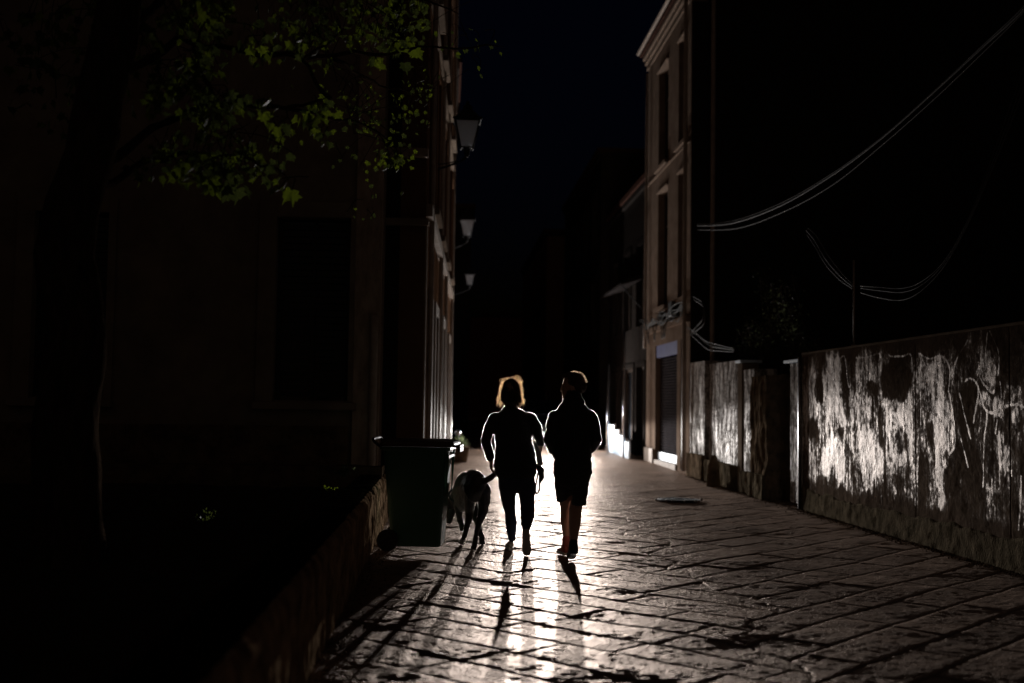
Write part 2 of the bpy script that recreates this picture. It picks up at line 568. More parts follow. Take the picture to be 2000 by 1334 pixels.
def build_paving():
    ys = [2.6]
    while ys[-1] < 95:
        ys.append(ys[-1] + max(.016, ys[-1] * .0026))
    ys = np.array(ys)
    xs = np.arange(PX0 - .03, WX + .35, .0155)
    X, Y = np.meshgrid(xs, ys)
    wob = (fbm(X * 1.3, Y * 1.3, 31, 3) - .5) * .06
    SCW = SC + (fbm(Y * 1.1, Y * 0, 71, 3) - .5) * .9
    sg = np.where(X > SCW, 1.0, -1.0)
    c = (Y - sg * (X - SC)) / math.sqrt(2) + wob          # across the courses
    t = (Y + sg * (X - SC)) / math.sqrt(2) + (fbm(X * 2, Y * 2, 41, 2) - .5) * .05   # along them
    # course edges of varying width
    e = [-6.0]
    while e[-1] < 75: e.append(e[-1] + random.uniform(.34, .52))
    e = np.array(e)
    row = np.searchsorted(e, c) - 1
    row = np.clip(row, 0, len(e) - 2)
    d_row = np.minimum(c - e[row], e[row + 1] - c)
    side = (X > SCW).astype(int)
    L = .8 + .7 * hash2(row, side, 9)
    off = hash2(row, side, 17) * 3
    tt = t / L + off
    k = np.floor(tt)
    # uneven lengths
    d_t = np.minimum(tt - k, k + 1 - tt) * L
    d_seam = np.abs(X - SCW) + .004
    d = np.minimum(np.minimum(d_row, d_t), d_seam)
    jw = .001 + .007 * fbm(X * 2.2, Y * 2.2, 77, 3)
    j = np.clip(1 - (d - jw) / .010, 0, 1)
    sid = hash2(row * 7 + side * 3, k, 23)
    tiltc = (hash2(row * 5 + side, k, 29) - .5); tiltt = (hash2(row * 3 + side, k, 37) - .5)
    cc = (c - (e[row] + e[row + 1]) / 2); tc = (tt - k - .5) * L
    edge = np.clip(d / .035, 0, 1)
    edge = np.sqrt(edge)
    z = (sid - .5) * .004 + cc * tiltc * .012 + tc * tiltt * .007
    z += edge * .002
    z += (fbm(X * 1.1, Y * 1.1, 51, 3) - .5) * .027           # broad unevenness of the old street
    z += (fbm(X * 6, Y * 6, 61, 4) - .5) * .0055
    z += (fbm(X * 24, Y * 24, 63, 3) - .5) * .0045
    z -= j * j * .008
    far = np.clip((Y - 18) / 20, 0, 1)
    z = z * (1 - .6 * far) + rise(Y)
    # settle towards the walls
    V = np.stack([X.ravel(), Y.ravel(), z.ravel()], 1)
    o = grid_mesh('street_paving', V, len(xs), len(ys), paving_mat(), {'slab': sid.ravel(), 'joint': (j * (1 - far * .5)).ravel()})
    struct(o)
    return xs, ys, z


build_paving()


# ------------------------------------------------------------------ right-hand wall with peeling paint and graffiti
def paint_mat(name, dark=(.055, .040, .030), light=(.76, .67, .61), attr='paint', metal=.2, thr=.5):
    m = bpy.data.materials.new(name); m.use_nodes = True
    nt = m.node_tree; N = nt.nodes; L = nt.links
    b = N['Principled BSDF']
    tc = N.new('ShaderNodeTexCoord')

    def noise(scale, stretch, det=6, ro=.6):
        mp = N.new('ShaderNodeMapping'); mp.inputs['Scale'].default_value = stretch
        L.new(tc.outputs['Object'], mp.inputs[0])
        n = N.new('ShaderNodeTexNoise'); n.inputs['Scale'].default_value = scale
        n.inputs['Detail'].default_value = det; n.inputs['Roughness'].default_value = ro
        L.new(mp.outputs[0], n.inputs['Vector'])
        return n.outputs[0]

    def math_(op, a, b_, c=None):
        x = N.new('ShaderNodeMath'); x.operation = op
        for i, v in enumerate((a, b_, c)):
            if v is None: continue
            if isinstance(v, (int, float)): x.inputs[i].default_value = v
            else: L.new(v, x.inputs[i])
        return x.outputs[0]
    b.inputs['Specular IOR Level'].default_value = 0.0
    at = N.new('ShaderNodeAttribute'); at.attribute_name = attr
    streak = noise(8, (1, 1, .30), 6, .65)
    fine = noise(24, (1, 1, .8), 8, .75)
    s = math_('MULTIPLY_ADD', math_('SUBTRACT', streak, .5), 1.5, at.outputs['Fac'])
    s = math_('MULTIPLY_ADD', math_('SUBTRACT', fine, .5), 1.5, s)
    mr = N.new('ShaderNodeMapRange'); mr.interpolation_type = 'SMOOTHSTEP'
    mr.inputs['From Min'].default_value = thr - .2; mr.inputs['From Max'].default_value = thr + .26
    L.new(s, mr.inputs[0])
    big = noise(1.4, (1, 1, 1), 6)
    wash = N.new('ShaderNodeMapRange'); wash.interpolation_type = 'SMOOTHSTEP'
    wash.inputs['From Min'].default_value = thr - .45; wash.inputs['From Max'].default_value = thr + .1
    wash.inputs['To Max'].default_value = .26
    L.new(s, wash.inputs[0])
    cover = math_('MAXIMUM', mr.outputs[0], wash.outputs[0])
    rd = N.new('ShaderNodeValToRGB'); rd.color_ramp.elements[0].position = .35; rd.color_ramp.elements[1].position = .7
    rd.color_ramp.elements[0].color = (*dark, 1); rd.color_ramp.elements[1].color = (*[c * 2.8 for c in dark], 1)
    L.new(math_('MULTIPLY_ADD', fine, .5, math_('MULTIPLY', big, .5)), rd.inputs[0])
    rl = N.new('ShaderNodeValToRGB'); rl.color_ramp.elements[0].position = .3; rl.color_ramp.elements[1].position = .62
    rl.color_ramp.elements[0].color = (*[c * .35 for c in light], 1); rl.color_ramp.elements[1].color = (*light, 1)
    L.new(math_('MULTIPLY_ADD', streak, .6, math_('MULTIPLY', fine, .4)), rl.inputs[0])
    mx = N.new('ShaderNodeMixRGB'); L.new(cover, mx.inputs[0]); L.new(rd.outputs[0], mx.inputs[1]); L.new(rl.outputs[0], mx.inputs[2])
    L.new(mx.outputs[0], b.inputs['Base Color'])
    L.new(math_('MULTIPLY', mr.outputs[0], metal), b.inputs['Metallic'])
    L.new(math_('MULTIPLY_ADD', mr.outputs[0], -.4, .9), b.inputs['Roughness'])
    bp = N.new('ShaderNodeBump'); bp.inputs['Strength'].default_value = .45; bp.inputs['Distance'].default_value = .008
    L.new(math_('MULTIPLY_ADD', mr.outputs[0], .35, fine), bp.inputs['Height'])
    L.new(bp.outputs[0], b.inputs['Normal'])
    return m


M['peeling'] = paint_mat('peeling_painted_render')
M['peeling2'] = paint_mat('peeling_render', dark=(.06, .05, .04), light=(.75, .71, .68), attr='none', metal=.1, thr=-.05)
M['moss_plinth'] = mat('mossy_render', (.14, .11, .075), .95, 0.0, col2=(.045, .036, .024), vscale=9, bump=1, bscale=60, bdist=.02, stretch=(1, 1, .5))


def seg_dist(U, W, a, b):
    ax, ay = a; bx, by = b
    dx, dy = bx - ax, by - ay
    t = np.clip(((U - ax) * dx + (W - ay) * dy) / (dx * dx + dy * dy + 1e-9), 0, 1)
    return np.hypot(U - ax - t * dx, W - ay - t * dy)


def build_graffiti_wall():
    y0, y1 = 5.2, onX(1566, 850, WX).y
    top = 2.2
    wall = thing('graffiti_wall', 'long rendered wall with peeling silver paint and faded graffiti along the right side of the street', 'wall', (WX, (y0 + y1) / 2, 0))
    oy = (y0 + y1) / 2
    us = np.arange(y0, y1, .011); ws = np.arange(0.0, top + .001, .011)
    U, W = np.meshgrid(us, ws)
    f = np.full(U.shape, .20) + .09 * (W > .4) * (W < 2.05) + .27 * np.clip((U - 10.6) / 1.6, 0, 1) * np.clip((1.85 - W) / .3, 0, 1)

    def zp(zx, zy):   # a point of the wall seen at this place of the photo
        p = onX(1520 + zx / 2.3, 560 + zy / 2.3, WX); return (p.y, p.z)
    # light blobs of the painted letters: (cx, cy, halfwidth, halfheight, strength)
    blobs = [(155, 600, 34, 330, .42), (245, 430, 42, 170, .62), (290, 570, 30, 80, .6), (245, 790, 48, 130, .78),
             (400, 390, 62, 95, .40), (350, 580, 24, 90, .45), (400, 760, 70, 140, .60), (545, 640, 62, 190, .55),
             (600, 800, 60, 120, .30), (695, 400, 72, 90, .42), (735, 640, 50, 250, .56), (720, 880, 34, 110, .5),
             (815, 400, 35, 80, .25), (940, 380, 34, 70, .42), (960, 530, 46, 46, .5), (1002, 750, 38, 105, .55),
             (960, 850, 20, 70, .35), (1050, 500, 50, 60, .30), (1075, 270, 40, 60, .25), (640, 350, 90, 40, .25),
             (1180, 600, 60, 200, .35), (1350, 500, 80, 180, .3), (1500, 700, 70, 200, .3)]
    darks = [(530, 405, 60, 75, .8), (185, 460, 22, 50, .5), (640, 900, 22, 120, .4), (430, 460, 20, 26, .4), (1055, 330, 60, 90, .6),
             (830, 860, 75, 180, .5), (860, 540, 60, 110, .3), (150, 640, 18, 50, .5), (685, 680, 18, 60, .4), (465, 600, 10, 90, .4), (310, 480, 16, 120, .3)]
    wobx = (fbm(U * 3, W * 1.2, 5, 4) - .5) * .30; woby = (fbm(U * 4, W * 2, 15, 4) - .5) * .30

    def blob(cx, cy, hx, hy, s):
        c = zp(cx, cy); l = zp(cx - hx, cy); r = zp(cx + hx, cy); t = zp(cx, cy - hy)
        ru = abs(l[0] - r[0]) / 2; rw = abs(t[1] - c[1])
        q = np.hypot((U - c[0] + wobx) / ru, (W - c[1] + woby) / rw)
        return s * np.clip((1.25 - q) * 2.5, 0, 1)
    for bl in blobs: f = np.maximum(f, .18 + blob(*bl))
    q_ = random.Random(8)
    for k in range(90):      # flakes and stray dabs between the letters
        blobs_ = (q_.uniform(110, 1250), q_.uniform(300, 900), q_.uniform(6, 26), q_.uniform(10, 60), q_.uniform(.15, .5))
        f = np.maximum(f, .2 + blob(*blobs_)) if q_.random() < .6 else f - blob(*blobs_) * .7
    for bl in darks: f = f - blob(*bl)
    # drips running down under the light blobs
    dr = fbm(U * 26, W * 1.1, 81, 3)
    f += np.where(dr > .62, -.22, 0) * (W < 1.6)
    # thin sprayed outlines
    strokes = [[(270, 330), (300, 315), (315, 440), (325, 445)], [(350, 320), (400, 318), (452, 300), (458, 350)],
               [(490, 270), (500, 312), (560, 310), (595, 305), (600, 380)], [(625, 300), (680, 322), (740, 315), (772, 370), (765, 470)],
               [(770, 480), (790, 600), (795, 700), (770, 750)], [(350, 480), (330, 640), (345, 650), (370, 500)],
               [(835, 430), (860, 412), (890, 430), (900, 480), (880, 610)], [(815, 480), (866, 680)], [(820, 680), (852, 810)],
               [(905, 470), (925, 540), (950, 565), (985, 555), (1000, 500), (995, 430)], [(915, 330), (905, 400), (950, 470), (970, 470)],
               [(940, 575), (925, 720), (918, 900)], [(985, 600), (975, 660)], [(785, 400), (800, 330), (850, 240)], [(930, 320), (940, 210)],
               [(985, 400), (990, 300), (950, 200)], [(1090, 850), (1085, 1000), (1080, 1090)], [(1020, 540), (1060, 530), (1104, 540)], [(1040, 640), (1045, 850)],
               [(395, 290), (405, 250), (400, 240)], [(600, 250), (610, 210)], [(1110, 300), (1200, 420), (1150, 600), (1260, 640)], [(1300, 300), (1330, 800)],
               [(1400, 400), (1500, 380), (1560, 520), (1450, 640)]]
    for st in strokes:
        pts = []
        for i in range(len(st) - 1):
            p0 = st[max(0, i - 1)]; p1 = st[i]; p2 = st[i + 1]; p3 = st[min(len(st) - 1, i + 2)]
            for q in range(5):
                u = q / 5
                pts.append(zp(*[.5 * (2 * p1[e] + (p2[e] - p0[e]) * u + (2 * p0[e] - 5 * p1[e] + 4 * p2[e] - p3[e]) * u * u + (3 * p1[e] - p0[e] - 3 * p2[e] + p3[e]) * u ** 3) for e in (0, 1)]))
        pts.append(zp(*st[-1]))
        for a, b in zip(pts, pts[1:]):
            d = seg_dist(U + wobx * .08, W + woby * .08, a, b)
            f = np.maximum(f, .80 * np.clip(1.4 - d / .016, 0, 1))
    # less paint towards the foot and the head
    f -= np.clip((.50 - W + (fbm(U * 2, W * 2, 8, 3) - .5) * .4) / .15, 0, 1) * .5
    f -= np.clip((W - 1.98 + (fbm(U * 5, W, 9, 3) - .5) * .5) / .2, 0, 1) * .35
    f += (fbm(U * 9, W * 2.4, 95, 3) - .5) * .35 + (fbm(U * 20, W * 16, 97, 4) - .5) * .45 + (fbm(U * 2.2, W * 2, 98, 2) - .5) * .25
    relief = (fbm(U * 1.5, W * 1.5, 91, 3) - .5) * .02 + (fbm(U * 7, W * 10, 93, 5) - .5) * .010
    # vertical board joints of the render
    for (zx) in (617, 1040):
        yy = zp(zx, 500)[0]
        relief += np.clip(1 - np.abs(U - yy) / .012, 0, 1) * .005
        f -= np.clip(1 - np.abs(U - yy) / .022, 0, 1) * .35
    topz = W + (W > top - .02) * (fbm(U * 4, U * 0, 7, 3) - .5) * .0
    V = np.stack([relief.ravel(), (U - oy).ravel(), topz.ravel()], 1)
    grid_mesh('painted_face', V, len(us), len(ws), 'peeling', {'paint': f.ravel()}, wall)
    core = boxes((.0135, .28, y0 - oy, y1 - oy - .02, -.2, top - .004)); obj('wall_core', core, 'gray_render', wall)
    cap = boxes((-.006, .29, y0 - oy, y1 - oy - .004, top + .001, top + .03))
    obj('coping', cap, 'gray_render', wall, bevel=.008)
    # mossy plinth, standing a little proud
    us2 = np.arange(y0, y1 - .02, .03); ws2 = np.linspace(-.05, 1, 14)
    U2, W2 = np.meshgrid(us2, ws2)
    h = .22 + .16 * fbm(U2 * 2.5, U2 * 0, 3, 4)
    Z = W2 * h
    D = -.010 - .02 * (1 - W2) ** 2 + (fbm(U2 * 6, Z * 8, 12, 4) - .5) * .02
    D = np.where(W2 > .99, .01, D)
    V = np.stack([D.ravel(), (U2 - oy).ravel(), Z.ravel()], 1)
    grid_mesh('plinth', V, len(us2), len(ws2), 'moss_plinth', None, wall)
    return y0, y1


GY0, GY1 = build_graffiti_wall()


def rough_block(name, x0, x1, y0, y1, z0, z1, m, parent, amp=.02, seed=0, step=.06, sc=5):
    """a block with an uneven weathered surface"""
    bm = B()
    box(bm, x0, x1, y0, y1, z0, z1)
    n = max(2, int(max(x1 - x0, y1 - y0, z1 - z0) / step))
    bmesh.ops.subdivide_edges(bm, edges=bm.edges, cuts=min(n, 30), use_grid_fill=True)
    co = np.array([v.co[:] for v in bm.verts])
    a = (fbm(co[:, 1] * sc + co[:, 0] * 3, co[:, 2] * sc * .6, seed, 4) - .5) * 2 * amp
    b_ = (fbm(co[:, 0] * sc + 9, co[:, 2] * sc * .6 + co[:, 1], seed + 5, 4) - .5) * 2 * amp
    for i, v in enumerate(bm.verts):
        v.co.x += a[i]; v.co.y += b_[i]
        if v.co.z > z0 + .05: v.co.z += b_[i] * .8
    return obj(name, bm, m, parent, smooth=False)


def wy(px): return onX(px, 850, WX).y
def wz(px, py): return onX(px, py, WX).z


# far stretch of boundary wall: posts, panels, ruined gate, each a thing
t = thing('steel_angle_post', 'thin steel angle post with bright edge at the far end of the graffiti wall', 'post', (WX - .03, GY1 + .01, 0))
obj('angle', boxes((-.02, .0, 0, .012, 0, 2.16), (-.02, .06, .012, .02, 0, 2.16)), 'steel', t)
t = thing('sheet_metal_gate_panel', 'narrow scuffed grey sheet metal panel with a white cap between gate opening and graffiti wall', 'gate panel', (WX, wy(1556), 0))
hw = (wy(1545) - GY1) / 2
obj('sheet', boxes((.06, .10, -hw + .05, hw + .25, .05, 2.1)), M['peeling2'], t)
obj('cap', boxes((-.03, .22, -hw + .04, hw + .3, 2.105, 2.15)), 'cool_tinted_white', t, bevel=.006)
y = wy(1540)
t = thing('old_gate', 'dark ramshackle wooden gate set back in the wall between two pillars', 'gate', (WX, (wy(1506) + wy(1545)) / 2, 0))
for i in range(6):
    a = -.62 + i * .2
    obj('plank', boxes((.42 + .008 * (i % 2), .45 + .008 * (i % 2), a, a + .19, .03, 1.75 + random.uniform(-.12, .1))), 'wood_old', t, bevel=.004)
obj('rail', boxes((.455, .50, -.62, .58, .45, .53)), 'wood_old', t)
obj('rail', boxes((.455, .50, -.62, .58, 1.35, 1.43)), 'wood_old', t)
pil = [(1505, 1476, 1.95, .25, .05, 'stone_dark', 'crumbling brown rubble pillar on the far side of the old gate'),
       (1476, 1455, 2.08, .10, .012, 'peeling2', 'short whitewashed wall stub lit brightly beside the rubble pillar')]
for (a, b_, h, dx, amp, m, lab) in pil:
    ya, yb = wy(a), wy(b_)
    t = thing('wall_pillar', lab, 'pillar', (WX, (ya + yb) / 2, 0))
    hh = (yb - ya) / 2
    rough_block('shaft', -dx * .3, .35, -hh, hh - .01, -.1, h, m, t, amp=amp, seed=int(a))
    rough_block('plinth', -dx * .3 - .06, .3, -hh, hh - .01, -.1, .38, 'moss_plinth', t, amp=.03, seed=int(b_))
ya, yb = wy(1455), wy(1441)
t = thing('concrete_post', 'slim concrete gatepost with white flat cap beside the bright wall stub', 'post', (WX, (ya + yb) / 2, 0))
obj('shaft', boxes((-.05, .25, -(yb - ya) / 2 + .02, (yb - ya) / 2 - .18, 0, 2.2)), 'gray_render', t, bevel=.01)
obj('cap', boxes((-.09, .29, -(yb - ya) / 2 - .02, (yb - ya) / 2 - .14, 2.203, 2.25)), 'cool_tinted_white', t, bevel=.006)
ya, yb = wy(1439), wy(1380)
t = thing('whitewashed_wall', 'whitewashed wall panel with streaked dirty face between concrete post and end pillar', 'wall', (WX, (ya + yb) / 2, 0))
hh = (yb - ya) / 2
rough_block('panel', .05, .3, -hh + .02, hh - .02, -.1, 2.28, 'peeling2', t, amp=.014, seed=3, step=.12)
rough_block('plinth', -.06, .28, -hh + .02, hh - .02, -.1, .42, 'moss_plinth', t, amp=.03, seed=8)
ya, yb = wy(1380), wy(1348)
t = thing('wall_pillar', 'pale stained rendered pillar next to the corner of the ochre house', 'pillar', (WX, (ya + yb) / 2, 0))
hh = (yb - ya) / 2
rough_block('shaft', -.03, .34, -hh + .05, hh - .12, -.1, 2.35, 'peeling2', t, amp=.014, seed=13, step=.12)
rough_block('plinth', -.1, .3, -hh + .05, hh - .12, -.1, .5, 'stone_dark', t, amp=.03, seed=18)
p = onZ(1418, 960)
t = thing('guard_stone', 'rough upright guard stone with pointed top at the foot of the whitewashed wall', 'stone', (WX - .22, wy(1417), 0))
bm = B(); tube(bm, [((0, 0, -.1), .13, .11), ((0, 0, .25), .12, .10), ((.01, 0, .45), .10, .09), ((.01, 0, .54), .05, .05)], n=10)
remeshed('block', bm, 'stone_dark', t, .02, 2, .012, 9)


# ------------------------------------------------------------------ ochre house on the right
HX = WX - 0.02
HY0, HY1 = onX(1347, 800, HX).y, onX(1262, 800, HX).y


def hy(px): return onX(px, 600, HX).y


ZR = onX(1268, 118, HX).z
house = thing('ochre_house', 'tall narrow ochre house with shuttered ground floor at the end of the right-hand wall', 'house', (HX, HY0, 0))
H0 = HY0


def hole_wall(bm, y0, y1, z0, z1, holes, x0=0.0, x1=.35, off=0.0):
    """wall slab in the plane of the facade with rectangular openings"""
    ys = sorted(set([y0, y1] + [h[0] for h in holes] + [h[1] for h in holes]))
    for a, b_ in zip(ys, ys[1:]):
        zs = [z0]
        hs = sorted([h for h in holes if h[0] <= a + 1e-6 and h[1] >= b_ - 1e-6], key=lambda h: h[2])
        z = z0
        for h in hs:
            if h[2] > z: box(bm, x0, x1, a - off, b_ - off, z, h[2])
            z = h[3]
        if z1 > z: box(bm, x0, x1, a - off, b_ - off, z, z1)


wins = []
wa, wb = hy(1340), hy(1323)      # near column of windows
wc, wd = hy(1303), hy(1284)      # far column
def hz(px, py): return onX(px, py, HX).z
floors = [(hz(1284, 603), hz(1284, 382)), (hz(1284, 334), hz(1284, 150))]
for (z0, z1) in floors:
    wins.append((wa, wb, z0, z1)); wins.append((wc, wd, z0, z1))
sh0, sh1 = hy(1323), hy(1281)
shz = hz(1281, 700)
holes = wins + [(sh0, sh1, .0, hz(1281, 676)), (hy(1341), hy(1330), .1, hz(1281, 676))]
bm = B(); hole_wall(bm, HY0, HY1, -.2, ZR, holes, off=H0)
obj('facade', bm, 'ochre', house)
obj('corner_shade_strip', boxes((.012, .36, -.025, -.003, -.2, ZR - .28)), 'dark_render', house)  # dark strip added over the facade's end, stands in for shade
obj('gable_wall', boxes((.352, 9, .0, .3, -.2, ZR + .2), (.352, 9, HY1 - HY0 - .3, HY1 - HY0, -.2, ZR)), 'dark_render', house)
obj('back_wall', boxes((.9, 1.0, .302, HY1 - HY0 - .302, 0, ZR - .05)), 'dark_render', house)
obj('cornice', boxes((-.15, .3, -.06, HY1 - HY0 + .06, ZR + .002, ZR + .10), (-.10, -.002, -.04, HY1 - HY0 + .04, ZR - .12, ZR), (-.05, -.003, -.03, HY1 - HY0 + .03, ZR - .26, ZR - .124)), 'ochre_trim', house, bevel=.02)
bm = B()
vs = [bm.verts.new(v) for v in ((-.22, -.1, ZR + .11), (-.22, HY1 - HY0 + .1, ZR + .11), (9, HY1 - HY0 + .15, ZR + 1.4), (9, -.15, ZR + 1.4),
                               (-.22, -.1, ZR + .19), (-.22, HY1 - HY0 + .1, ZR + .19), (9, HY1 - HY0 + .15, ZR + 1.5), (9, -.15, ZR + 1.5))]
for f in ((0, 1, 2, 3), (7, 6, 5, 4), (0, 4, 5, 1), (1, 5, 6, 2), (2, 6, 7, 3), (3, 7, 4, 0)): bm.faces.new([vs[i] for i in f])
obj('roof', bm, 'tile', house)
bm = B(); wire(bm, [(-.26, -.1, ZR + .2), (-.26, HY1 - HY0 + .1, ZR + .2)], .045, 10); obj('gutter', bm, 'pipe', house)
obj('band', boxes((-.05, -.002, .02, HY1 - HY0 - .02, hz(1284, 345) - .02, hz(1284, 345) + .03)), 'ochre', house, bevel=.01)
obj('band', boxes((-.09, -.002, .02, HY1 - HY0 - .02, 3.22, 3.36)), 'ochre_trim', house, bevel=.01)
for (a, b_, z0, z1) in wins:
    a -= H0; b_ -= H0
    fr = obj('window', boxes((.16, .21, a, a + .07, z0, z1), (.16, .21, b_ - .07, b_, z0, z1), (.16, .21, a + .07, b_ - .07, z0, z0 + .08), (.16, .21, a + .07, b_ - .07, z1 - .08, z1),
                             (.165, .205, (a + b_) / 2 - .03, (a + b_) / 2 + .03, z0 + .08, z1 - .08), (.168, .202, a + .07, b_ - .07, z0 + (z1 - z0) * .7, z0 + (z1 - z0) * .7 + .05)), 'wood_dark', house)
    obj('pane', boxes((.215, .222, a + .01, b_ - .01, z0, z1)), 'glass_dark', fr)
    obj('sill', boxes((-.10, .15, a - .08, b_ + .08, z0 - .09, z0 - .003)), 'ochre_trim', fr, bevel=.008)
    obj('head_ledge', boxes((-.05, -.003, a - .03, b_ + .03, z1 + .004, z1 + .05)), 'ochre_trim', fr, bevel=.005)
# roller shutter
bm = B()
n = 34
for i in range(n):
    z = .36 + i * (shz - .36) / n; dz = (shz - .36) / n
    vs = [bm.verts.new(v) for v in ((.14, sh0 - H0, z), (.11, sh0 - H0, z + dz * .5), (.14, sh0 - H0, z + dz), (.14, sh1 - H0, z), (.11, sh1 - H0, z + dz * .5), (.14, sh1 - H0, z + dz))]
    bm.faces.new((vs[0], vs[1], vs[4], vs[3])); bm.faces.new((vs[1], vs[2], vs[5], vs[4]))
obj('roller_shutter', bm, 'shutter', house)
obj('shop_sign', boxes((.02, .10, sh0 - H0, sh1 - H0, shz + .01, hz(1281, 676))), 'blue_sign', house)
obj('doorstep', boxes((-.03, .4, sh0 - H0 + .01, sh1 - H0 - .01, -.1, .17)), 'pale_stone', house, bevel=.01)
obj('kick_panel', boxes((.06, .12, sh0 - H0 + .02, sh1 - H0 - .02, .174, .36)), 'cool_tinted_white', house, bevel=.006)
obj('door', boxes((.12, .17, hy(1341) - H0, hy(1330) - H0, .1, hz(1281, 676))), 'wood_dark', house)
obj('plinth', boxes((-.06, -.002, sh1 - H0 + .05, HY1 - HY0 - .02, -.1, .42)), 'pale_stone', house, bevel=.01)
bm = B(); wire(bm, [(-.10, .12, 0.1), (-.10, .12, 4), (-.10, .12, ZR - .2), (-.2, .1, ZR + .1)], .045, 10); obj('downpipe', bm, 'pipe', house, smooth=True)
bm = B(); wire(bm, [(.45, -.07, 2.3), (.45, -.07, 5), (.45, -.07, ZR - .1)], .05, 10); obj('gable_pipe', bm, 'pipe', house, smooth=True)
bm = B(); wire(bm, [(-.08, 5.0 if HY1 - HY0 > 5 else HY1 - HY0 - .2, 2.9), (-.08, HY1 - HY0 - .25, ZR - .4)], .03, 8)
obj('service_pipe', bm, 'pipe', house, smooth=True)
bm = B(); box(bm, -.18, -.004, 1.1, 1.45, 3.42, 3.75)
obj('junction_box', bm, 'plastic', house, bevel=.01)
bm = B(); box(bm, -.14, -.004, 2.6, 2.8, 3.45, 3.65); obj('junction_box', bm, 'plastic', house, bevel=.01)

# bundled cables along the ochre house
t = thing('cable_bundle', 'tangled bundle of sagging cables strung across the front of the ochre house above the shutter', 'cables', (HX, HY0, 0))
for k in range(5):
    bm = B(); pts = []
    for i in range(9):
        u = i / 8
        pts.append((-.12 - random.uniform(0, .07), -.1 + u * (HY1 - HY0 + .2), 3.55 + random.uniform(-.1, .12) - .28 * math.sin(math.pi * u * (1 + k % 3))**2 * random.uniform(.2, 1)))
    wire(bm, pts, .009); obj('cable', bm, 'old_cable', t, smooth=True)
for k in range(4):
    bm = B(); yy = random.uniform(1, 4)
    wire(bm, [(-.1, yy, 3.6), (-.17, yy + .1, 3.2), (-.12, yy + random.uniform(.3, .7), 3.0), (-.09, yy + .9, 3.45)], .011)
    obj('cable', bm, 'old_cable', t, smooth=True)


def house_block(name, label, x0, x1, y0, y1, h, m, holes_y=(), face=-1, zf=None, pipe=True):
    """simple town house whose street face looks along face*x; openings in (y,z) on the street face"""
    t = thing(name, label, 'house', (x0 if face < 0 else x1, y0, 0))
    D = y1 - y0; Wd = x1 - x0
    s = face
    def bx(bm, a, b_, *r):
        lo, hi = sorted((-s * a, -s * b_)); box(bm, lo, hi, *r)
    holes = []
    for (a, w, z0, z1) in holes_y: holes.append((a, a + w, z0, z1))
    bm = B()
    ys = sorted(set([0, D] + [q for h_ in holes for q in h_[:2]]))
    for a, b_ in zip(ys, ys[1:]):
        z = -.3
        for h_ in sorted([h_ for h_ in holes if h_[0] <= a + 1e-6 and h_[1] >= b_ - 1e-6], key=lambda q: q[2]):
            if h_[2] > z: bx(bm, 0, .3, a, b_, z, h_[2])
            z = h_[3]
        bx(bm, 0, .3, a, b_, z, h)
    obj('street_wall', bm, m, t)
    bm = B(); bx(bm, .302, Wd, 0, .3, -.3, h); bx(bm, .302, Wd, D - .3, D, -.3, h); bx(bm, .8, .9, .302, D - .302, -.3, h - .02)
    obj('side_walls', bm, m, t)
    bm = B(); bx(bm, -.08, Wd, -.03, D + .03, h + .002, h + .16); obj('cornice', bm, 'dark_render', t, bevel=.02)
    bm = B(); bx(bm, -.14, Wd, -.04, D + .04, h + .163, h + .3); obj('roof', bm, 'tile', t)
    for (a, b_, z0, z1) in holes:
        bm = B(); bx(bm, .12, .17, a, a + .06, z0, z1); bx(bm, .12, .17, b_ - .06, b_, z0, z1); bx(bm, .12, .17, a + .06, b_ - .06, z1 - .07, z1)
        bx(bm, .124, .166, (a + b_) / 2 - .025, (a + b_) / 2 + .025, z0, z1 - .07)
        w = obj('window' if z0 > .4 else 'door', bm, 'wood_dark', t)
        bm = B(); bx(bm, .172, .18, a, b_, z0, z1); obj('pane', bm, 'glass_dark', w)
        bm = B(); bx(bm, -.04, -.002, a - .13, a - .003, z0, z1 + .13); bx(bm, -.04, -.002, b_ + .003, b_ + .13, z0, z1 + .13); bx(bm, -.04, -.002, a, b_, z1 + .003, z1 + .13)
        obj('surround', bm, 'dark_render', w)
    return t


# further houses on the right
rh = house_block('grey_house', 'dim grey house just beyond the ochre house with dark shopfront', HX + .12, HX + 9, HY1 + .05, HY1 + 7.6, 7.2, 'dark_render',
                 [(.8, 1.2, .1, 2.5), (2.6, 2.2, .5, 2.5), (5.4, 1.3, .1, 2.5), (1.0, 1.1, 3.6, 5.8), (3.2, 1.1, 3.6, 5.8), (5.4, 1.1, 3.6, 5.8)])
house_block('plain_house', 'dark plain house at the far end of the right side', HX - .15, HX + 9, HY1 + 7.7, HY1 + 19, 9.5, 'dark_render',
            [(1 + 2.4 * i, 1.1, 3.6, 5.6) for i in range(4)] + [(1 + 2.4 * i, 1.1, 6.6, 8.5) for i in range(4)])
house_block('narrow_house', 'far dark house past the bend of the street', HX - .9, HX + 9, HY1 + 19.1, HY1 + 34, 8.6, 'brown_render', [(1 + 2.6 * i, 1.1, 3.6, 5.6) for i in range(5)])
# awning on grey house
t = thing('folded_awning', 'faint grey folded awning on the wall of the grey house', 'awning', (HX + .12, HY1 + 1.2, 0))
za = onY(1225, 540, HY1 + 2).z
bm = B(); ring_loft(bm, [[(-.02, 0, za), (-.6, 0, za - .26), (-.6, 0, za - .32), (-.02, 0, za - .14)], [(-.02, 4.2, za), (-.6, 4.2, za - .26), (-.6, 4.2, za - .32), (-.02, 4.2, za - .14)]])
obj('canopy', bm, 'awning_grey', t)
for yy in (.3, 3.9):
    bm = B(); wire(bm, [(0, yy, za - .9), (-.55, yy, za - .3)], .015); obj('arm', bm, 'cast_iron', t)

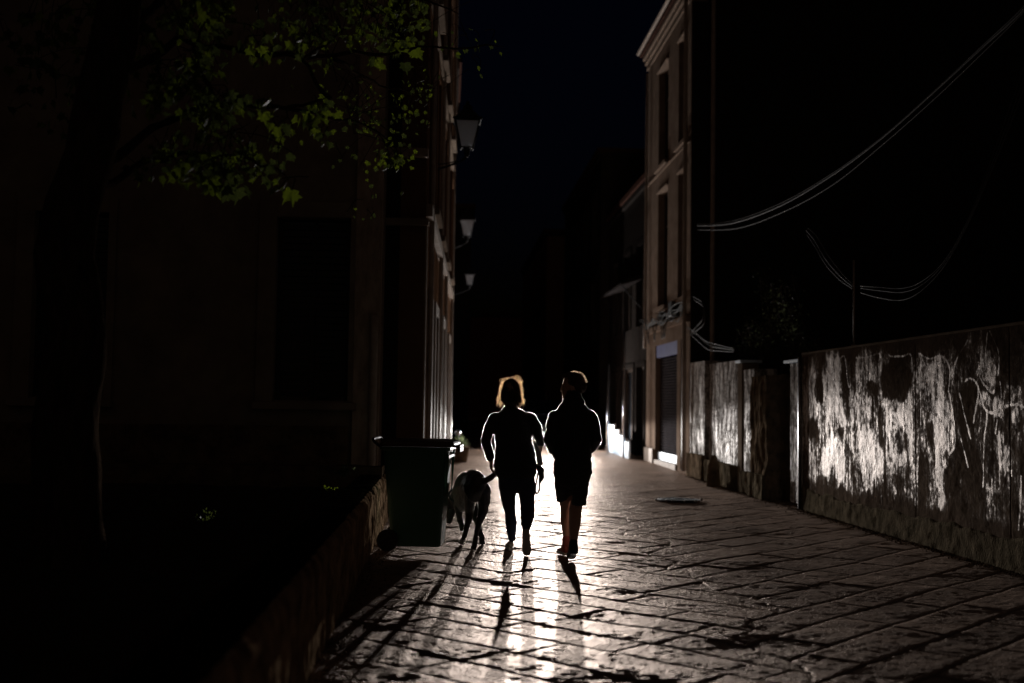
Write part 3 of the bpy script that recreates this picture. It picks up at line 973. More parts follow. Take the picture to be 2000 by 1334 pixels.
# low white terrace screens and steel posts in front of the grey house
ysc = [onX(1188, 870, HX - .35).y, onX(1219, 870, HX - .35).y]
t = thing('terrace_screen', 'low white terrace screen lit by the headlamps in front of the grey house', 'screen', (HX - .35, HY1 + .4, 0))
L_ = min(CARY - .6, ysc[0] + .5) - (HY1 + .4)
for i in range(4):
    a = i * L_ / 4
    hgt = .42 + .13 * i
    obj('panel', boxes((-.03, .03, a + .03, a + L_ / 4 - .03, .1, .1 + hgt)), 'cool_tinted_white', t, bevel=.006)
    obj('rail', boxes((-.02, .02, a, a + .028, .0, .14 + hgt)), 'steel', t)
GP = 'steel posts in front of the grey house'
for i, (px_, lab) in enumerate(((1187, 'shiny steel terrace post at the far end of the white screen'), (1218, 'shiny steel terrace post at the middle of the white screen'))):
    q = onY(px_, 860, [31.4, 29.4][i])
    t = thing('steel_post', lab, 'post', (q.x, q.y, 0), 0, GP)
    bm = B(); tube(bm, [((0, 0, 0), .035), ((0, 0, 2.6 + .8 * i), .035)], n=20, round_ends=False); obj('tube', bm, 'steel', t, smooth=True)
    bm = B(); tube(bm, [((0, 0, 0), .08), ((0, 0, .03), .08)], n=20, round_ends=False); obj('base', bm, 'steel', t)

# ------------------------------------------------------------------ left-hand buildings
# house that turns its side to us behind the planter
FY = 14.7
lx1 = onY(736, 800, FY).x
lh = thing('rendered_house', 'dark rendered house with tall shuttered window behind the tree on the left', 'house', (lx1, FY, 0))


def lz(px, py, Y=FY): return onY(px, py, Y).z
def lx(px, Y=FY): return onY(px, 700, Y).x - lx1


w1, w2, wz0, wz1 = lx(535), lx(680), lz(600, 782), lz(600, 425)
bm = B()
for (a, b_, z0, z1) in ((-14, lx(60), -.3, 8.6), (lx(60), lx(205), -.3, wz0), (lx(60), lx(205), wz1, 8.6), (lx(205), w1, -.3, 8.6), (w1, w2, -.3, wz0), (w1, w2, wz1, 8.6), (w2, 0, -.3, 8.6)):
    box(bm, a, b_, 0, .35, z0, z1)
obj('front_wall', bm, 'gray_render', lh)
obj('side_wall', boxes((-.3, 0, .352, 1.2, -.3, 8.6)), 'gray_render', lh)
obj('corner_pilaster', boxes((lx(690), .03, -.05, -.002, -.3, 8.5)), 'pale_stone', lh, bevel=.01)
obj('base_course', boxes((-14, lx(684), -.09, -.003, -.3, lz(600, 832))), 'stone_dark', lh, bevel=.02)
for (a, b_) in ((w1, w2), (lx(60), lx(205))):
    bm = B()
    for k in range(26):
        z = wz0 + .05 + k * (wz1 - wz0 - .1) / 26
        box(bm, a + .05, (a + b_) / 2 - .02, .14, .16, z, z + .07); box(bm, (a + b_) / 2 + .02, b_ - .05, .14, .16, z, z + .07)
    box(bm, a, a + .05, .12, .18, wz0, wz1); box(bm, b_ - .05, b_, .12, .18, wz0, wz1); box(bm, (a + b_) / 2 - .019, (a + b_) / 2 + .019, .12, .18, wz0, wz1)
    w = obj('window_shutters', bm, 'plastic', lh)
    obj('backing', boxes((a, b_, .2, .22, wz0, wz1)), 'glass_dark', w)
    obj('surround', boxes((a - .22, a - .003, -.04, -.002, wz0 - .02, wz1 + .2), (b_ + .003, b_ + .1, -.04, -.002, wz0 - .02, wz1 + .2), (a, b_, -.04, -.002, wz1 + .004, wz1 + .2)), 'gray_render', w)
    obj('sill', boxes((a - .25, b_ + .12, -.12, -.004, wz0 - .12, wz0 - .024)), 'gray_render', w, bevel=.01)
obj('upper_cornice', boxes((-14, .2, -.35, .3, 8.602, 8.8)), 'gray_render', lh)
obj('roof', boxes((-14, .3, -.45, 9, 8.803, 8.95)), 'tile', lh)
bm = B(); wire(bm, [(-.05, -.09, .5), (-.05, -.09, 2.55)], .05, 10); obj('downpipe', bm, 'pipe', lh, smooth=True)

# the house on the corner whose street face is seen almost edge on
CY = 15.9
cx = onY(823, 850, CY).x
ang = math.atan2(0.42, 14.0)
ch = thing('corner_house', 'tall corner house with pale stone door frames on the left side of the street', 'house', (cx, CY, 0), -ang)
ztop1 = onY(830, 435, CY).z
bm = B()
hl = [(0.9, 2.0, .1, 2.9), (2.6, 3.7, .1, 2.9), (5.4, 6.6, .1, 2.9), (8.3, 9.5, .1, 2.9), (10.6, 11.8, .1, 2.9),
      (1.2, 2.3, ztop1 + .5, ztop1 + 2.6), (4.0, 5.1, ztop1 + .5, ztop1 + 2.6), (7.0, 8.1, ztop1 + .5, ztop1 + 2.6), (10, 11.1, ztop1 + .5, ztop1 + 2.6),
      (1.2, 2.3, ztop1 + 3.7, ztop1 + 5.8), (4.0, 5.1, ztop1 + 3.7, ztop1 + 5.8), (7.0, 8.1, ztop1 + 3.7, ztop1 + 5.8), (10, 11.1, ztop1 + 3.7, ztop1 + 5.8)]
hole_wall(bm, 0, 13.4, -.3, 12.5, hl, x0=-.35, x1=0)
obj('street_wall', bm, 'brown_render', ch)
obj('end_wall', boxes((-9, -.352, 0, .35, -.3, 12.5), (-9, -.352, 13.05, 13.4, -.3, 12.5), (-1.0, -.9, .36, 13, -.3, 12.4)), 'dark_render', ch)
obj('roof', boxes((-9, .5, -.3, 13.7, 12.502, 12.8)), 'tile', ch)
zc = onY(780, 300, CY).z
obj('ledge', boxes((-.9, .03, -.14, -.003, zc - .06, zc + .06)), 'pale_stone', ch, bevel=.01)
obj('ledge', boxes((-9, .05, -.10, -.003, ztop1 - .05, ztop1 + .05)), 'gray_render', ch, bevel=.01)
obj('quoin_strip', boxes((.002, .03, .02, .38, -.2, ztop1 - .02)), 'pale_stone', ch, bevel=.006)
for i, (a, b_, z0, z1) in enumerate(hl):
    isd = z0 < .5
    w = obj('door' if isd else 'window', boxes((-.2, -.15, a, a + .07, z0, z1), (-.2, -.15, b_ - .07, b_, z0, z1), (-.2, -.15, a + .07, b_ - .07, z1 - .08, z1), (-.196, -.154, (a + b_) / 2 - .03, (a + b_) / 2 + .03, z0, z1 - .08)), 'wood_dark', ch)
    obj('pane', boxes((-.23, -.205, a, b_, z0, z1)), 'glass_dark' if not isd else 'wood_dark', w)
    pr = .05 + .03 * (i % 3)
    obj('surround', boxes((.002, pr, a - .18, a - .003, z0 - .1, z1 + .18), (.002, pr, b_ + .003, b_ + .18, z0 - .1, z1 + .18), (.003, pr - .003, a, b_, z1 + .004, z1 + .18)), 'pale_stone' if isd else 'brown_render', w, bevel=.004)
    if not isd:
        obj('sill', boxes((.0, .16, a - .15, b_ + .15, z0 - .2, z0 - .103)), 'gray_render', w, bevel=.004)
for (yy, zb, zt, m) in ((.55, 0, 12.4, 'pipe'), (4.6, 0, 12.4, 'pipe'), (7.6, 0, 12.4, 'pipe'), (12.6, 0, 12.4, 'pipe')):
    bm = B(); wire(bm, [(.07, yy, zb), (.07, yy, zt / 2), (.07, yy, zt)], .04, 10); obj('downpipe', bm, m, ch, smooth=True)
obj('string_course', boxes((.002, .10, .05, 13.3, ztop1 + .1, ztop1 + .28)), 'pale_stone', ch, bevel=.01)
obj('string_course', boxes((.002, .08, .05, 13.3, ztop1 + 3.3, ztop1 + 3.42)), 'gray_render', ch, bevel=.01)
obj('steel_cover', boxes((.002, .035, 12.0, 12.35, .1, 2.2)), 'steel', ch)
# next houses on the left
nx = cx + 13.4 * math.sin(ang)
h2 = house_block('balcony_house', 'dim brown house with ledges beyond the corner house on the left', nx - 8, nx + .06, CY + 13.5, CY + 25, 10.2, 'dark_render',
                 [(1 + 2.6 * i, 1.1, .1, 2.6) for i in range(4)] + [(1 + 2.6 * i, 1.1, 3.9, 6.1) for i in range(4)] + [(1 + 2.6 * i, 1.1, 7, 9) for i in range(4)], face=1)
h3 = house_block('dark_house', 'dark house at the far end of the left side', nx - 7, nx + .75, CY + 25.1, CY + 44, 8.4, 'dark_render', [(1 + 2.8 * i, 1.1, 3.9, 5.9) for i in range(5)], face=1)
eh = house_block('end_house', 'dark red house closing the far end of the street', -2.5, 12, 72, 80, 7.0, 'awning', [], face=1)

# ------------------------------------------------------------------ street lanterns on the left wall
def lantern():
    t = thing('wall_lantern', '', 'street lamp', (0, 0, 0), 0, 'unlit wall lanterns on the left side of the street')
    # origin: centre of lantern base; wall at x = -0.75
    bm = B(); s = .095; T = .19; h = .42
    for (i, (sx, sy)) in enumerate(((-1, -1), (1, -1), (1, 1), (-1, 1))):
        wire(bm, [(sx * s, sy * s, 0), (sx * T, sy * T, h)], .011, 6, 1)
    for (q, z) in ((s, 0), (T, h)):
        for a, b_ in (((-1, -1), (1, -1)), ((1, -1), (1, 1)), ((1, 1), (-1, 1)), ((-1, 1), (-1, -1))):
            wire(bm, [(a[0] * q, a[1] * q, z), (b_[0] * q, b_[1] * q, z)], .013, 6, 1)
    for (sx, sy) in ((-1, -1), (1, -1), (1, 1), (-1, 1)): ball(bm, (sx * (T + .02), sy * (T + .02), h + .02), .024, seg=8)
    obj('frame', bm, 'cast_iron', t, smooth=True)
    bm = B()
    s -= .004; T -= .006
    rb = [(-s, -s, .01), (s, -s, .01), (s, s, .01), (-s, s, .01)]; rt = [(-T, -T, h - .01), (T, -T, h - .01), (T, T, h - .01), (-T, T, h - .01)]
    ring_loft(bm, [rb, rt], close=False); obj('glass', bm, 'frosted', t)
    bm = B(); ring_loft(bm, [[(a * q, b_ * q, z) for (a, b_) in ((-1, -1), (1, -1), (1, 1), (-1, 1))] for (q, z) in ((.215, h + .012), (.20, h + .03), (.09, h + .17), (.07, h + .19), (.07, h + .24), (.03, h + .28))])
    c = obj('cap', bm, 'cast_iron', t)
    bm = B(); ball(bm, (0, 0, h + .31), .03); obj('finial', bm, 'cast_iron', c, smooth=True)
    bm = B(); tube(bm, [((0, 0, -.14), .02), ((0, 0, -.09), .045), ((0, 0, -.02), .05), ((0, 0, -.005), .08)], n=12, round_ends=False); obj('base', bm, 'cast_iron', t, smooth=True)
    bm = B(); wire(bm, [(0, 0, -.12), (-.12, 0, -.22), (-.5, 0, -.36), (-.66, 0, -.42)], .018, 8)
    wire(bm, [(-.66, 0, -.22), (-.4, 0, -.26), (-.14, 0, -.2)], .010, 6)
    box(bm, -.68, -.655, -.05, .05, -.6, -.15)
    obj('bracket', bm, 'cast_iron', t, smooth=False)
    return t


lt = lantern()
spots = [(912, 290, 17.8, 'nearest of the three wall lanterns, large, high on the corner house'),
         (912, 462, 29.3, 'middle one of the three wall lanterns, at the far end of the corner house'),
         (917, 557, 32.0, 'farthest and smallest of the three wall lanterns, pale bluish')]
for i, (px, py, Y, lab) in enumerate(spots):
    q = onY(px, py, Y)
    if i == 0:
        lt.location = q; lt['label'] = lab
    else:
        dd = dup(lt, q, 0, lab)
        if i == 2: dd.scale = (.7, .7, .7)

# small terrace things on the left
q = onZ(893, 893)
t = thing('steel_bollard', 'short steel bollard with a shiny round head by the left houses', 'bollard', (q.x, 30.5, 0))
bm = B(); tube(bm, [((0, 0, 0), .04), ((0, 0, .62), .04)], n=16, round_ends=False); obj('shaft', bm, 'cast_iron', t, smooth=True)
bm = B(); ball(bm, (0, 0, .68), .085, seg=24); obj('head', bm, 'steel', t, smooth=True)
q = onZ(905, 905)
t = thing('plant_pot', 'dark round plant pot standing by the left houses behind the bin', 'plant pot', (q.x - .1, 27.0, 0.07))
bm = B(); tube(bm, [((0, 0, 0), .17), ((0, 0, .3), .22), ((0, 0, .34), .24), ((0, 0, .36), .24)], n=18, round_ends=False); obj('pot', bm, 'stone_dark', t, smooth=True)
bm = B()
for k in range(90):
    a = random.uniform(0, 6.28); e = random.uniform(.2, 1.2); l = random.uniform(.15, .35)
    d = Vector((math.cos(a) * math.cos(e), math.sin(a) * math.cos(e), math.sin(e)))
    s = d.cross(Vector((0, 0, 1))).normalized() * .02
    p0 = Vector((0, 0, .34)); p1 = p0 + d * l * .6; p2 = p0 + d * l
    bm.faces.new([bm.verts.new(v) for v in (p0, p1 + s, p2, p1 - s)])
obj('foliage', bm, 'leaf_dark', t)

# ------------------------------------------------------------------ planter on the left with soil
PE = 13.9
pl = thing('planter_wall', 'low rough stone planter wall running along the left edge of the street', 'planter', (PX0, 8, 0))


def rough_wall_face():
    us = np.arange(2.4, PE, .02); ws = np.linspace(0, 1, 34)
    U, W = np.meshgrid(us, ws)
    # profile: up the face, round the arris, across the top
    f = np.clip(W / .7, 0, 1); g_ = np.clip((W - .7) / .3, 0, 1)
    X = -.30 * g_; Z = .58 * f
    n = (fbm(U * 9, W * 3.4, 5, 5) - .5)
    chip = np.clip(fbm(U * 3, U * 0 + 3, 66, 4) - .52, 0, 1) * .12
    round_ = np.exp(-((W - .7) / .05) ** 2)
    X = X + n * .045 - round_ * (.02 + chip); Z = Z + n * .008 - round_ * (.018 + chip * .8)
    V = np.stack([X.ravel(), (U - 8).ravel(), Z.ravel()], 1)
    cut_ = 24; V = V.reshape(len(ws), len(us), 3)
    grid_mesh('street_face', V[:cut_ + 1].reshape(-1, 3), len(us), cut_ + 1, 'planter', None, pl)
    grid_mesh('shaded_top', V[cut_:].reshape(-1, 3), len(us), len(ws) - cut_, 'planter_top', None, pl)


rough_wall_face()
rough_block('end_wall', -3.6, -.05, PE - .3 - 8, PE + .05 - 8, -.1, .67, 'stone_dark', pl, amp=.02, seed=4, step=.1)
obj('wall_core', boxes((-.26, -.035, 2.42 - 8, PE - 8 - .02, -.2, .53)), 'stone_dark', pl)
soil = obj('planter_soil', B(), 'earth')
us = np.arange(1.8, PE - .25, .06); xs_ = np.arange(-9, PX0 - .24, .06)
X, Y = np.meshgrid(xs_, us)
Z = .42 + (fbm(X * 2, Y * 2, 2, 4) - .5) * .12
bpy.data.objects.remove(soil)
soil = grid_mesh('planter_soil', np.stack([X.ravel(), Y.ravel(), Z.ravel()], 1), len(xs_), len(us), 'earth'); struct(soil)


def weed(name, label, px, py, z, n, size, m='leaf_dark'):
    q = onZ(px, py, z)
    t = thing(name, label, 'plant', q)
    bm = B(); sm = B()
    for k in range(n):
        a = random.uniform(0, 6.28); e = random.uniform(.2, 1.4); l = size * random.uniform(.4, 1)
        d = Vector((math.cos(a) * math.cos(e), math.sin(a) * math.cos(e), math.sin(e)))
        p = d * l
        tube(sm, [((0, 0, 0), .003), (p, .002)], n=4, round_ends=False)
        for j in range(4):
            c = p * random.uniform(.5, 1.05) + Vector((random.uniform(-.02, .02), random.uniform(-.02, .02), random.uniform(0, .02)))
            ax = Vector((random.uniform(-1, 1), random.uniform(-1, 1), random.uniform(-.3, 1))).normalized()
            s = ax.cross(Vector((random.random(), random.random(), .3))).normalized()
            r = size * .12 * random.uniform(.6, 1.3)
            bm.faces.new([bm.verts.new(v) for v in (c, c + ax * r + s * r * .6, c + ax * r * 2.2, c + ax * r - s * r * .6)])
    obj('leaves', bm, m, t); obj('stem', sm, m, t)
    return t


weed('weed', 'small weed tuft catching light on the far planter rim beside the bin', 672, 932, .6, 16, .16)
weed('weed', 'pale weed clump low in the planter under the tree', 300, 1002, .5, 14, .22)
weed('weed', 'small yellow-green sprig in the planter to the right of the pale clump', 405, 1024, .5, 7, .13, 'leaf_dull')
weed('weed', 'tiny two-leafed sprout on the planter edge left of the bin', 640, 962, .55, 4, .10, 'leaf')


# ------------------------------------------------------------------ wheelie bin
def wheelie_bin():
    # local: x to the street (front), z up; about 0.58 wide (y), 0.7 deep (x), 1.06 tall
    c = onZ(813, 1078)
    t = thing('wheelie_bin', 'dark green plastic wheelie bin standing against the planter wall', 'bin', (c.x - .0, c.y + .28, 0), math.radians(-7))
    def rr(hx, hy, z, cx_=0, r=.06, n=5):
        out = []
        for (sx, sy, a0) in ((1, 1, 0), (-1, 1, 90), (-1, -1, 180), (1, -1, 270)):
            for k in range(n):
                a = math.radians(a0 + 90 * k / (n - 1))
                out.append((cx_ + sx * (hx - r) + r * math.cos(a), sy * (hy - r) + r * math.sin(a), z))
        return out
    bm = B()
    ring_loft(bm, [rr(.240, .215, .04, .01), rr(.245, .22, .07, .01), rr(.295, .275, .80, .0), rr(.31, .285, .93, .0), rr(.315, .29, .97, 0), rr(.345, .31, .975, .0), rr(.345, .31, 1.005, 0)])
    obj('body', bm, 'bin', t, smooth=False, bevel=.008)
    bm = B()
    ring_loft(bm, [rr(.36, .325, 1.01, .02), rr(.365, .33, 1.035, .02), rr(.35, .32, 1.06, .02), rr(.26, .25, 1.075, .0), rr(.10, .1, 1.08, 0)])
    box(bm, .36, .43, -.16, .16, 1.0, 1.025); box(bm, .40, .43, -.15, .15, .955, .998)
    lid = obj('lid', bm, 'bin_lid', t, smooth=False, bevel=.006)
    bm = B(); wire(bm, [(-.34, -.22, 1.0), (-.40, -.22, 1.045), (-.42, -.2, 1.075), (-.42, 0, 1.08), (-.42, .2, 1.075), (-.40, .22, 1.045), (-.34, .22, 1.0)], .014, 8)
    obj('handle', bm, 'rubber', t, smooth=True)
    bm = B()
    for s in (-1, 1): ring_loft(bm, [[(.30, s * .26, .93), (.30, s * .235, .93), (.31, s * .235, .55), (.31, s * .26, .55)], [(.335, s * .26, .97), (.335, s * .235, .97), (.30, s * .235, .55), (.30, s * .26, .55)]])
    box(bm, .305, .33, -.26, .26, .90, .925)
    obj('comb_ribs', bm, 'bin', t)
    for s in (-1, 1):
        bm = B()
        rings = []
        for (yy, r) in ((.235, .06), (.235, .10), (.245, .105), (.275, .105), (.285, .10), (.285, .04)):
            rings.append([(-.25 + r * math.cos(2 * math.pi * k / 24), s * yy, .105 + r * math.sin(2 * math.pi * k / 24)) for k in range(24)])
        ring_loft(bm, rings); w = obj('wheel', bm, 'rubber', t)
        bm = B(); tube(bm, [((-.25, s * .23, .105), .05), ((-.25, s * .288, .105), .05)], n=16, round_ends=False); obj('hub', bm, 'plastic', w)
    bm = B(); tube(bm, [((-.25, -.24, .105), .012), ((-.25, .24, .105), .012)], n=8); obj('axle', bm, 'steel', t)
    return t


wheelie_bin()


# ------------------------------------------------------------------ figures
def head_into(bm, c, face_deg, s=1.0, pitch=0.0):
    """head with face; c = base of the chin line centre; face_deg: 0 looks along +y, 90 looks along -x"""
    tmp = B()
    prof = [(-.015, .03, .035, .03), (.0, .042, .040, .045), (.03, .054, .028, .066), (.07, .066, .012, .085), (.11, .073, .004, .095),
            (.15, .077, -.004, .099), (.185, .071, -.008, .090), (.212, .052, -.010, .068), (.228, .026, -.01, .035)]
    rings = []
    for (z, w, yc, d) in prof:
        rings.append([(w * math.cos(a), yc + d * math.sin(a), z) for a in [2 * math.pi * k / 20 for k in range(20)]])
    ring_loft(tmp, rings)
    tube(tmp, [((0, .088, .125), .010, .010), ((0, .104, .095), .013, .012), ((0, .112, .078), .017, .013)], n=8)   # nose
    ball(tmp, (0, .085, .012), .024, .018, .018)           # chin
    ball(tmp, (0, .096, .052), .024, .011, .006); ball(tmp, (0, .094, .042), .022, .011, .007)   # lips
    for s_ in (-1, 1):
        ball(tmp, (s_ * .033, .082, .112), .015, .012, .011)     # eyes
        ball(tmp, (s_ * .033, .088, .132), .022, .010, .007)     # brow
        ball(tmp, (s_ * .077, -.004, .10), .009, .020, .032)     # ears
        ball(tmp, (s_ * .045, .06, .075), .022, .02, .018)
    R = Matrix.Rotation(math.radians(face_deg), 4, 'Z') @ Matrix.Rotation(math.radians(pitch), 4, 'X')
    tmp.transform(Matrix.Translation(Vector(c)) @ R @ Matrix.Scale(s, 4))
    me = bpy.data.meshes.new('t'); tmp.to_mesh(me); tmp.free(); bm.from_mesh(me); bpy.data.meshes.remove(me)


def hand_into(bm, wrist, d, palm_n, s=1.0, curl=.5, thumb=1):
    """palm, four fingers of unequal length and a thumb; d = pointing direction, palm_n = out of the palm"""
    d = Vector(d).normalized(); pn = Vector(palm_n); pn = (pn - d * pn.dot(d)).normalized(); a = d.cross(pn)
    w = Vector(wrist)
    tube(bm, [(w, .024 * s, .020 * s), (w + d * .035 * s, .033 * s, .016 * s), (w + d * .085 * s, .038 * s, .014 * s)], n=10, ref=a)
    for k, (o, ln) in enumerate(((-.030, .066), (-.010, .075), (.010, .070), (.029, .056))):
        p0 = w + d * .075 * s + a * o * s
        ang_ = curl * .5
        pts = [(p0, .0088 * s)]
        dd = d.copy(); p = p0
        for j, f in enumerate((.46, .3, .24)):
            dd = (d * math.cos(ang_) + pn * math.sin(ang_)).normalized()
            p = p + dd * ln * f * 1.15 * s
            pts.append((p, (.0086 - .0008 * j) * s)); ang_ += curl * (.9 + .08 * k)
        tube(bm, pts, n=8)
    p0 = w + d * .02 * s - a * thumb * .022 * s
    t1 = (d * .75 - a * thumb * .55 + pn * .35).normalized()
    t2 = (d * .9 - a * thumb * .1 + pn * .4).normalized()
    tube(bm, [(p0, .012 * s), (p0 + t1 * .04 * s, .0105 * s), (p0 + t1 * .04 * s + t2 * .028 * s, .0088 * s)], n=8)


def shoe(parent, name, heel, toe_dir, up, ln, upper, sole, sub=True):
    """heel = back lower edge of the sole; toe_dir and up are the shoe's own axes"""
    f = Vector(toe_dir).normalized(); u = Vector(up); u = (u - f * u.dot(f)).normalized(); s = f.cross(u)
    h = Vector(heel)
    prof = [(0.0, .024, .030), (.04, .032, .030), (.11, .034, .03), (.18, .042, .03), (.235, .043, .03), (.27, .034, .03), (.285, .018, .03)]
    k = ln / .285

    def P(y, x, z): return h + f * y * k + s * x + u * z
    bm = B(); n = 12
    rings = []
    for (y, w, _) in prof:
        rings.append([P(y, -w, .0), P(y, w, .0), P(y, w * 1.03, .026), P(y, -w * 1.03, .026)])
    ring_loft(bm, rings)
    so = obj(name + '_sole' if False else 'sole', bm, sole, None, bevel=.006)
    bm = B(); rings = []
    for (y, w, z) in ((.002, .026, .085), (.03, .033, .088), (.085, .036, .092), (.13, .037, .072), (.18, .042, .058), (.235, .041, .047), (.268, .030, .038), (.280, .014, .032)):
        r = []
        for q in range(n):
            a = 2 * math.pi * q / n
            zz = .022 + (z - .022) * (.5 + .5 * math.sin(a)); ww = w * math.cos(a) * (1 - .25 * max(0, math.sin(a)))
            r.append(P(y, ww, zz))
        rings.append(r)
    ring_loft(bm, rings)
    sh = obj(name, bm, upper, parent, smooth=True)
    so.parent = sh
    return sh


def figure_woman():
    Y = 10.98
    root0 = onY(1008, 800, Y); root = Vector((root0.x, Y, 0))
    t = thing('person', 'walking woman seen from behind, bobbed auburn hair, dark top and leggings, pale shoes', 'person', root)

    def L(px, py, dy=0.0): return onY(px, py, Y + dy) - root
    px = 1 / 202.0
    hd = L(997, 788, .03)
    shl, shr = L(968, 816), L(1034, 816)
    el, er = L(950, 863, -.03), L(1054, 857, -.02)
    wl, wr = L(959, 900, .06), L(1052, 893, .06)
    hipl, hipr = L(990, 925), L(1025, 925)
    kl, kr = L(996, 1000, .12), L(1031, 998, .06)
    al, ar = L(1000, 1052, .20), L(1028, 1034, -.12)
    legL = [(hipl + Vector((0, 0, .05)), .09, .10), (L(991, 950, .04), .087, .095), (L(993, 975, .08), .072, .078), (kl, .055, .060), (L(998, 1020, .13), .060, .062), (L(999, 1038, .17), .050, .050), (al, .038, .042)]
    legR = [(hipr + Vector((0, 0, .05)), .09, .10), (L(1028, 950, .02), .088, .095), (L(1029, 975, .05), .076, .078), (kr, .072, .068), (L(1030, 1010, .0), .066, .064), (L(1028, 1024, -.07), .052, .050), (ar, .040, .042)]
    armL = [(shl, .062, .060), (L(955, 835, -.01), .054, .055), (el, .046, .046), (L(954, 882, .02), .042, .040), (wl, .030, .028)]
    armR = [(shr, .062, .060), (L(1047, 835, -.01), .054, .055), (er, .046, .046), (L(1054, 876, .02), .040, .038), (wr, .028, .026)]
    torso = [(L(998, 796), .06, .06), (L(998, 803), .115, .085), (L(999, 813), .165, .10), (L(999, 822), .178, .105), (L(1001, 840), .180, .118), (L(1004, 865), .176, .112), (L(1006, 885), .192, .118), (L(1007, 905), .205, .128), (L(1008, 925), .198, .128), (L(1008, 938), .175, .115)]
    sc_ = lambda ch, d: [(p, a - d, b_ - d) for (p, a, b_) in ch]
    # body: one continuous surface
    bm = B()
    tube(bm, [(L(998, 803, .0), .055, .055), (L(998, 792, .01), .048, .052), (L(997, 780, .02), .05, .055)], n=14)
    head_into(bm, hd + Vector((0, -.03, -.01)), -6, 1.0, 6)
    tube(bm, sc_(torso, .016), n=20)
    for ch in (legL, legR): tube(bm, sc_(ch, .012), n=14)
    for ch in (armL, armR): tube(bm, sc_(ch, .010), n=12)
    hand_into(bm, L(959, 899, .06), Vector((.05, .06, -1)), Vector((1, .2, 0)), .95, .6, 1)
    hand_into(bm, L(1053, 893, .06), Vector((.10, .06, -1)), Vector((-1, .2, 0)), .95, 1.1, -1)
    for (a, tdir) in ((al, (0, 1, -.05)), (ar, (0, .25, -1))):
        tube(bm, [(a, .03, .032), (a + Vector(tdir).normalized() * .10 + Vector((0, 0, -.02)), .028, .02)], n=10)
    remeshed('body', bm, 'skin', t, .0055, 2, fuzz=(40000, .004, .0004, 'down'))
    bm = B(); tube(bm, sc_(torso[:-1], -.002), n=24); tube(bm, armL[:-1] + [(L(958, 893, .05), .038, .036)], n=14)
    tube(bm, armR[:3] + [(L(1055, 864, .0), .048, .046)], n=14)
    tube(bm, [(L(998, 800), .085, .075), (L(998, 795), .065, .062)], n=16)
    remeshed('jumper', bm, 'knit', t, .008, 3, .015, 14, fuzz=(70000, .006, .0005, 'lint'))
    bm = B(); tube(bm, legL, n=16); tube(bm, legR, n=16); tube(bm, [(L(1008, 915), .17, .11), (L(1008, 935), .175, .12), (L(1008, 948), .12, .10)], n=20)
    remeshed('leggings', bm, 'denim', t, .0075, 2, .008, 14, fuzz=(50000, .005, .0005, 'lint'))
    # shoes: the left one flat on the ground, the right one rolling off its toe
    hp = onZ(998, 1076) - root
    shoe(t, 'shoe', (hp.x, hp.y, .003), (-.04, 1, 0), (0, 0, 1), .27, 'shoe', 'sole_white')
    tp = onZ(1029, 1085) - root
    hl_ = L(1025, 1030, 0); hl_.y = tp.y - .02
    shoe(t, 'shoe', hl_ + Vector((0, -.03, 0)), (Vector((tp.x, tp.y + .03, .012)) - hl_), (0, 1, .3), .262, 'shoe', 'sole')
    # hair: cap and loose strands
    bm = B()
    hc = hd + Vector((0, -.03, 0))
    ball(bm, hc + Vector((0, -.012, .125)), .086, .108, .112)
    tube(bm, [(hc + Vector((0, -.045, .13)), .088, .07), (hc + Vector((0, -.05, .07)), .095, .065), (hc + Vector((.004, -.045, .025)), .106, .055), (hc + Vector((.0, -.035, -.002)), .080, .04)], n=20)
    hair = remeshed('hair', bm, 'hair_cap', t, .007, 2, .012, 30)
    bm = B(); R_ = random.Random(4)
    for k in range(560):
        a = R_.uniform(0, 2 * math.pi)
        if math.sin(a) > .55: continue
        e = R_.uniform(-.2, 1.5)
        d0 = Vector((math.cos(a) * math.cos(e), math.sin(a) * math.cos(e), math.sin(e)))
        p = hc + Vector((0, -.015, .12)) + Vector((d0.x * .083, d0.y * .104, d0.z * .110))
        side = Vector((math.cos(a), math.sin(a) * .8, 0))
        l = R_.uniform(.03, .06); pts = [(p, .0009, .0009)]
        v = (side * .5 + Vector((0, 0, .2 if e > .9 else -.6)) + Vector((R_.gauss(0, .25), R_.gauss(0, .25), R_.gauss(0, .2)))).normalized()
        zend = hc.z - R_.uniform(-.04, .03)
        n_ = 0
        while p.z > zend and n_ < 8:
            p = p + v * l * .7
            v = (v + Vector((0, 0, -.75)) + side * R_.uniform(-.35, .6) + Vector((R_.gauss(0, .4), R_.gauss(0, .4), R_.gauss(0, .25)))).normalized()
            r_ = Vector((p.x - hc.x, p.y - hc.y + .02, 0))
            lim = .086 + .050 * R_.random() ** 2 + max(0, .09 - (p.z - hc.z)) * .42
            if r_.length > lim: p = p - r_.normalized() * (r_.length - lim)
            pts.append((p, .0009, .0009)); n_ += 1
        if len(pts) > 1: tube(bm, pts, n=3, round_ends=False)
    obj('loose_strands', bm, 'strand_red', hair, smooth=True)
    # pale shirt tail hanging out at the right hip
    bm = B()
    ring_loft(bm, [[L(1041, 862, -.08), L(1049, 868, -.09), L(1049, 868, -.07), L(1041, 862, -.06)],
                   [L(1046, 885, -.09), L(1057, 885, -.10), L(1057, 885, -.08), L(1046, 885, -.07)],
                   [L(1050, 910, -.08), L(1061, 908, -.10), L(1061, 908, -.08), L(1050, 910, -.06)]])
    obj('pale_shirt_tail', bm, 'pale_cloth', t, bevel=.004)
    # dog lead held in the right hand: a thing of its own
    q = onY(1055, 925, Y + .02)
    ld = thing('dog_lead', 'dark dog lead bunched in the right hand of the woman with its loop hanging down', 'dog lead', q)
    bm = B()
    def K(px_, py_, dy=0): return onY(px_, py_, Y + .02 + dy) - q
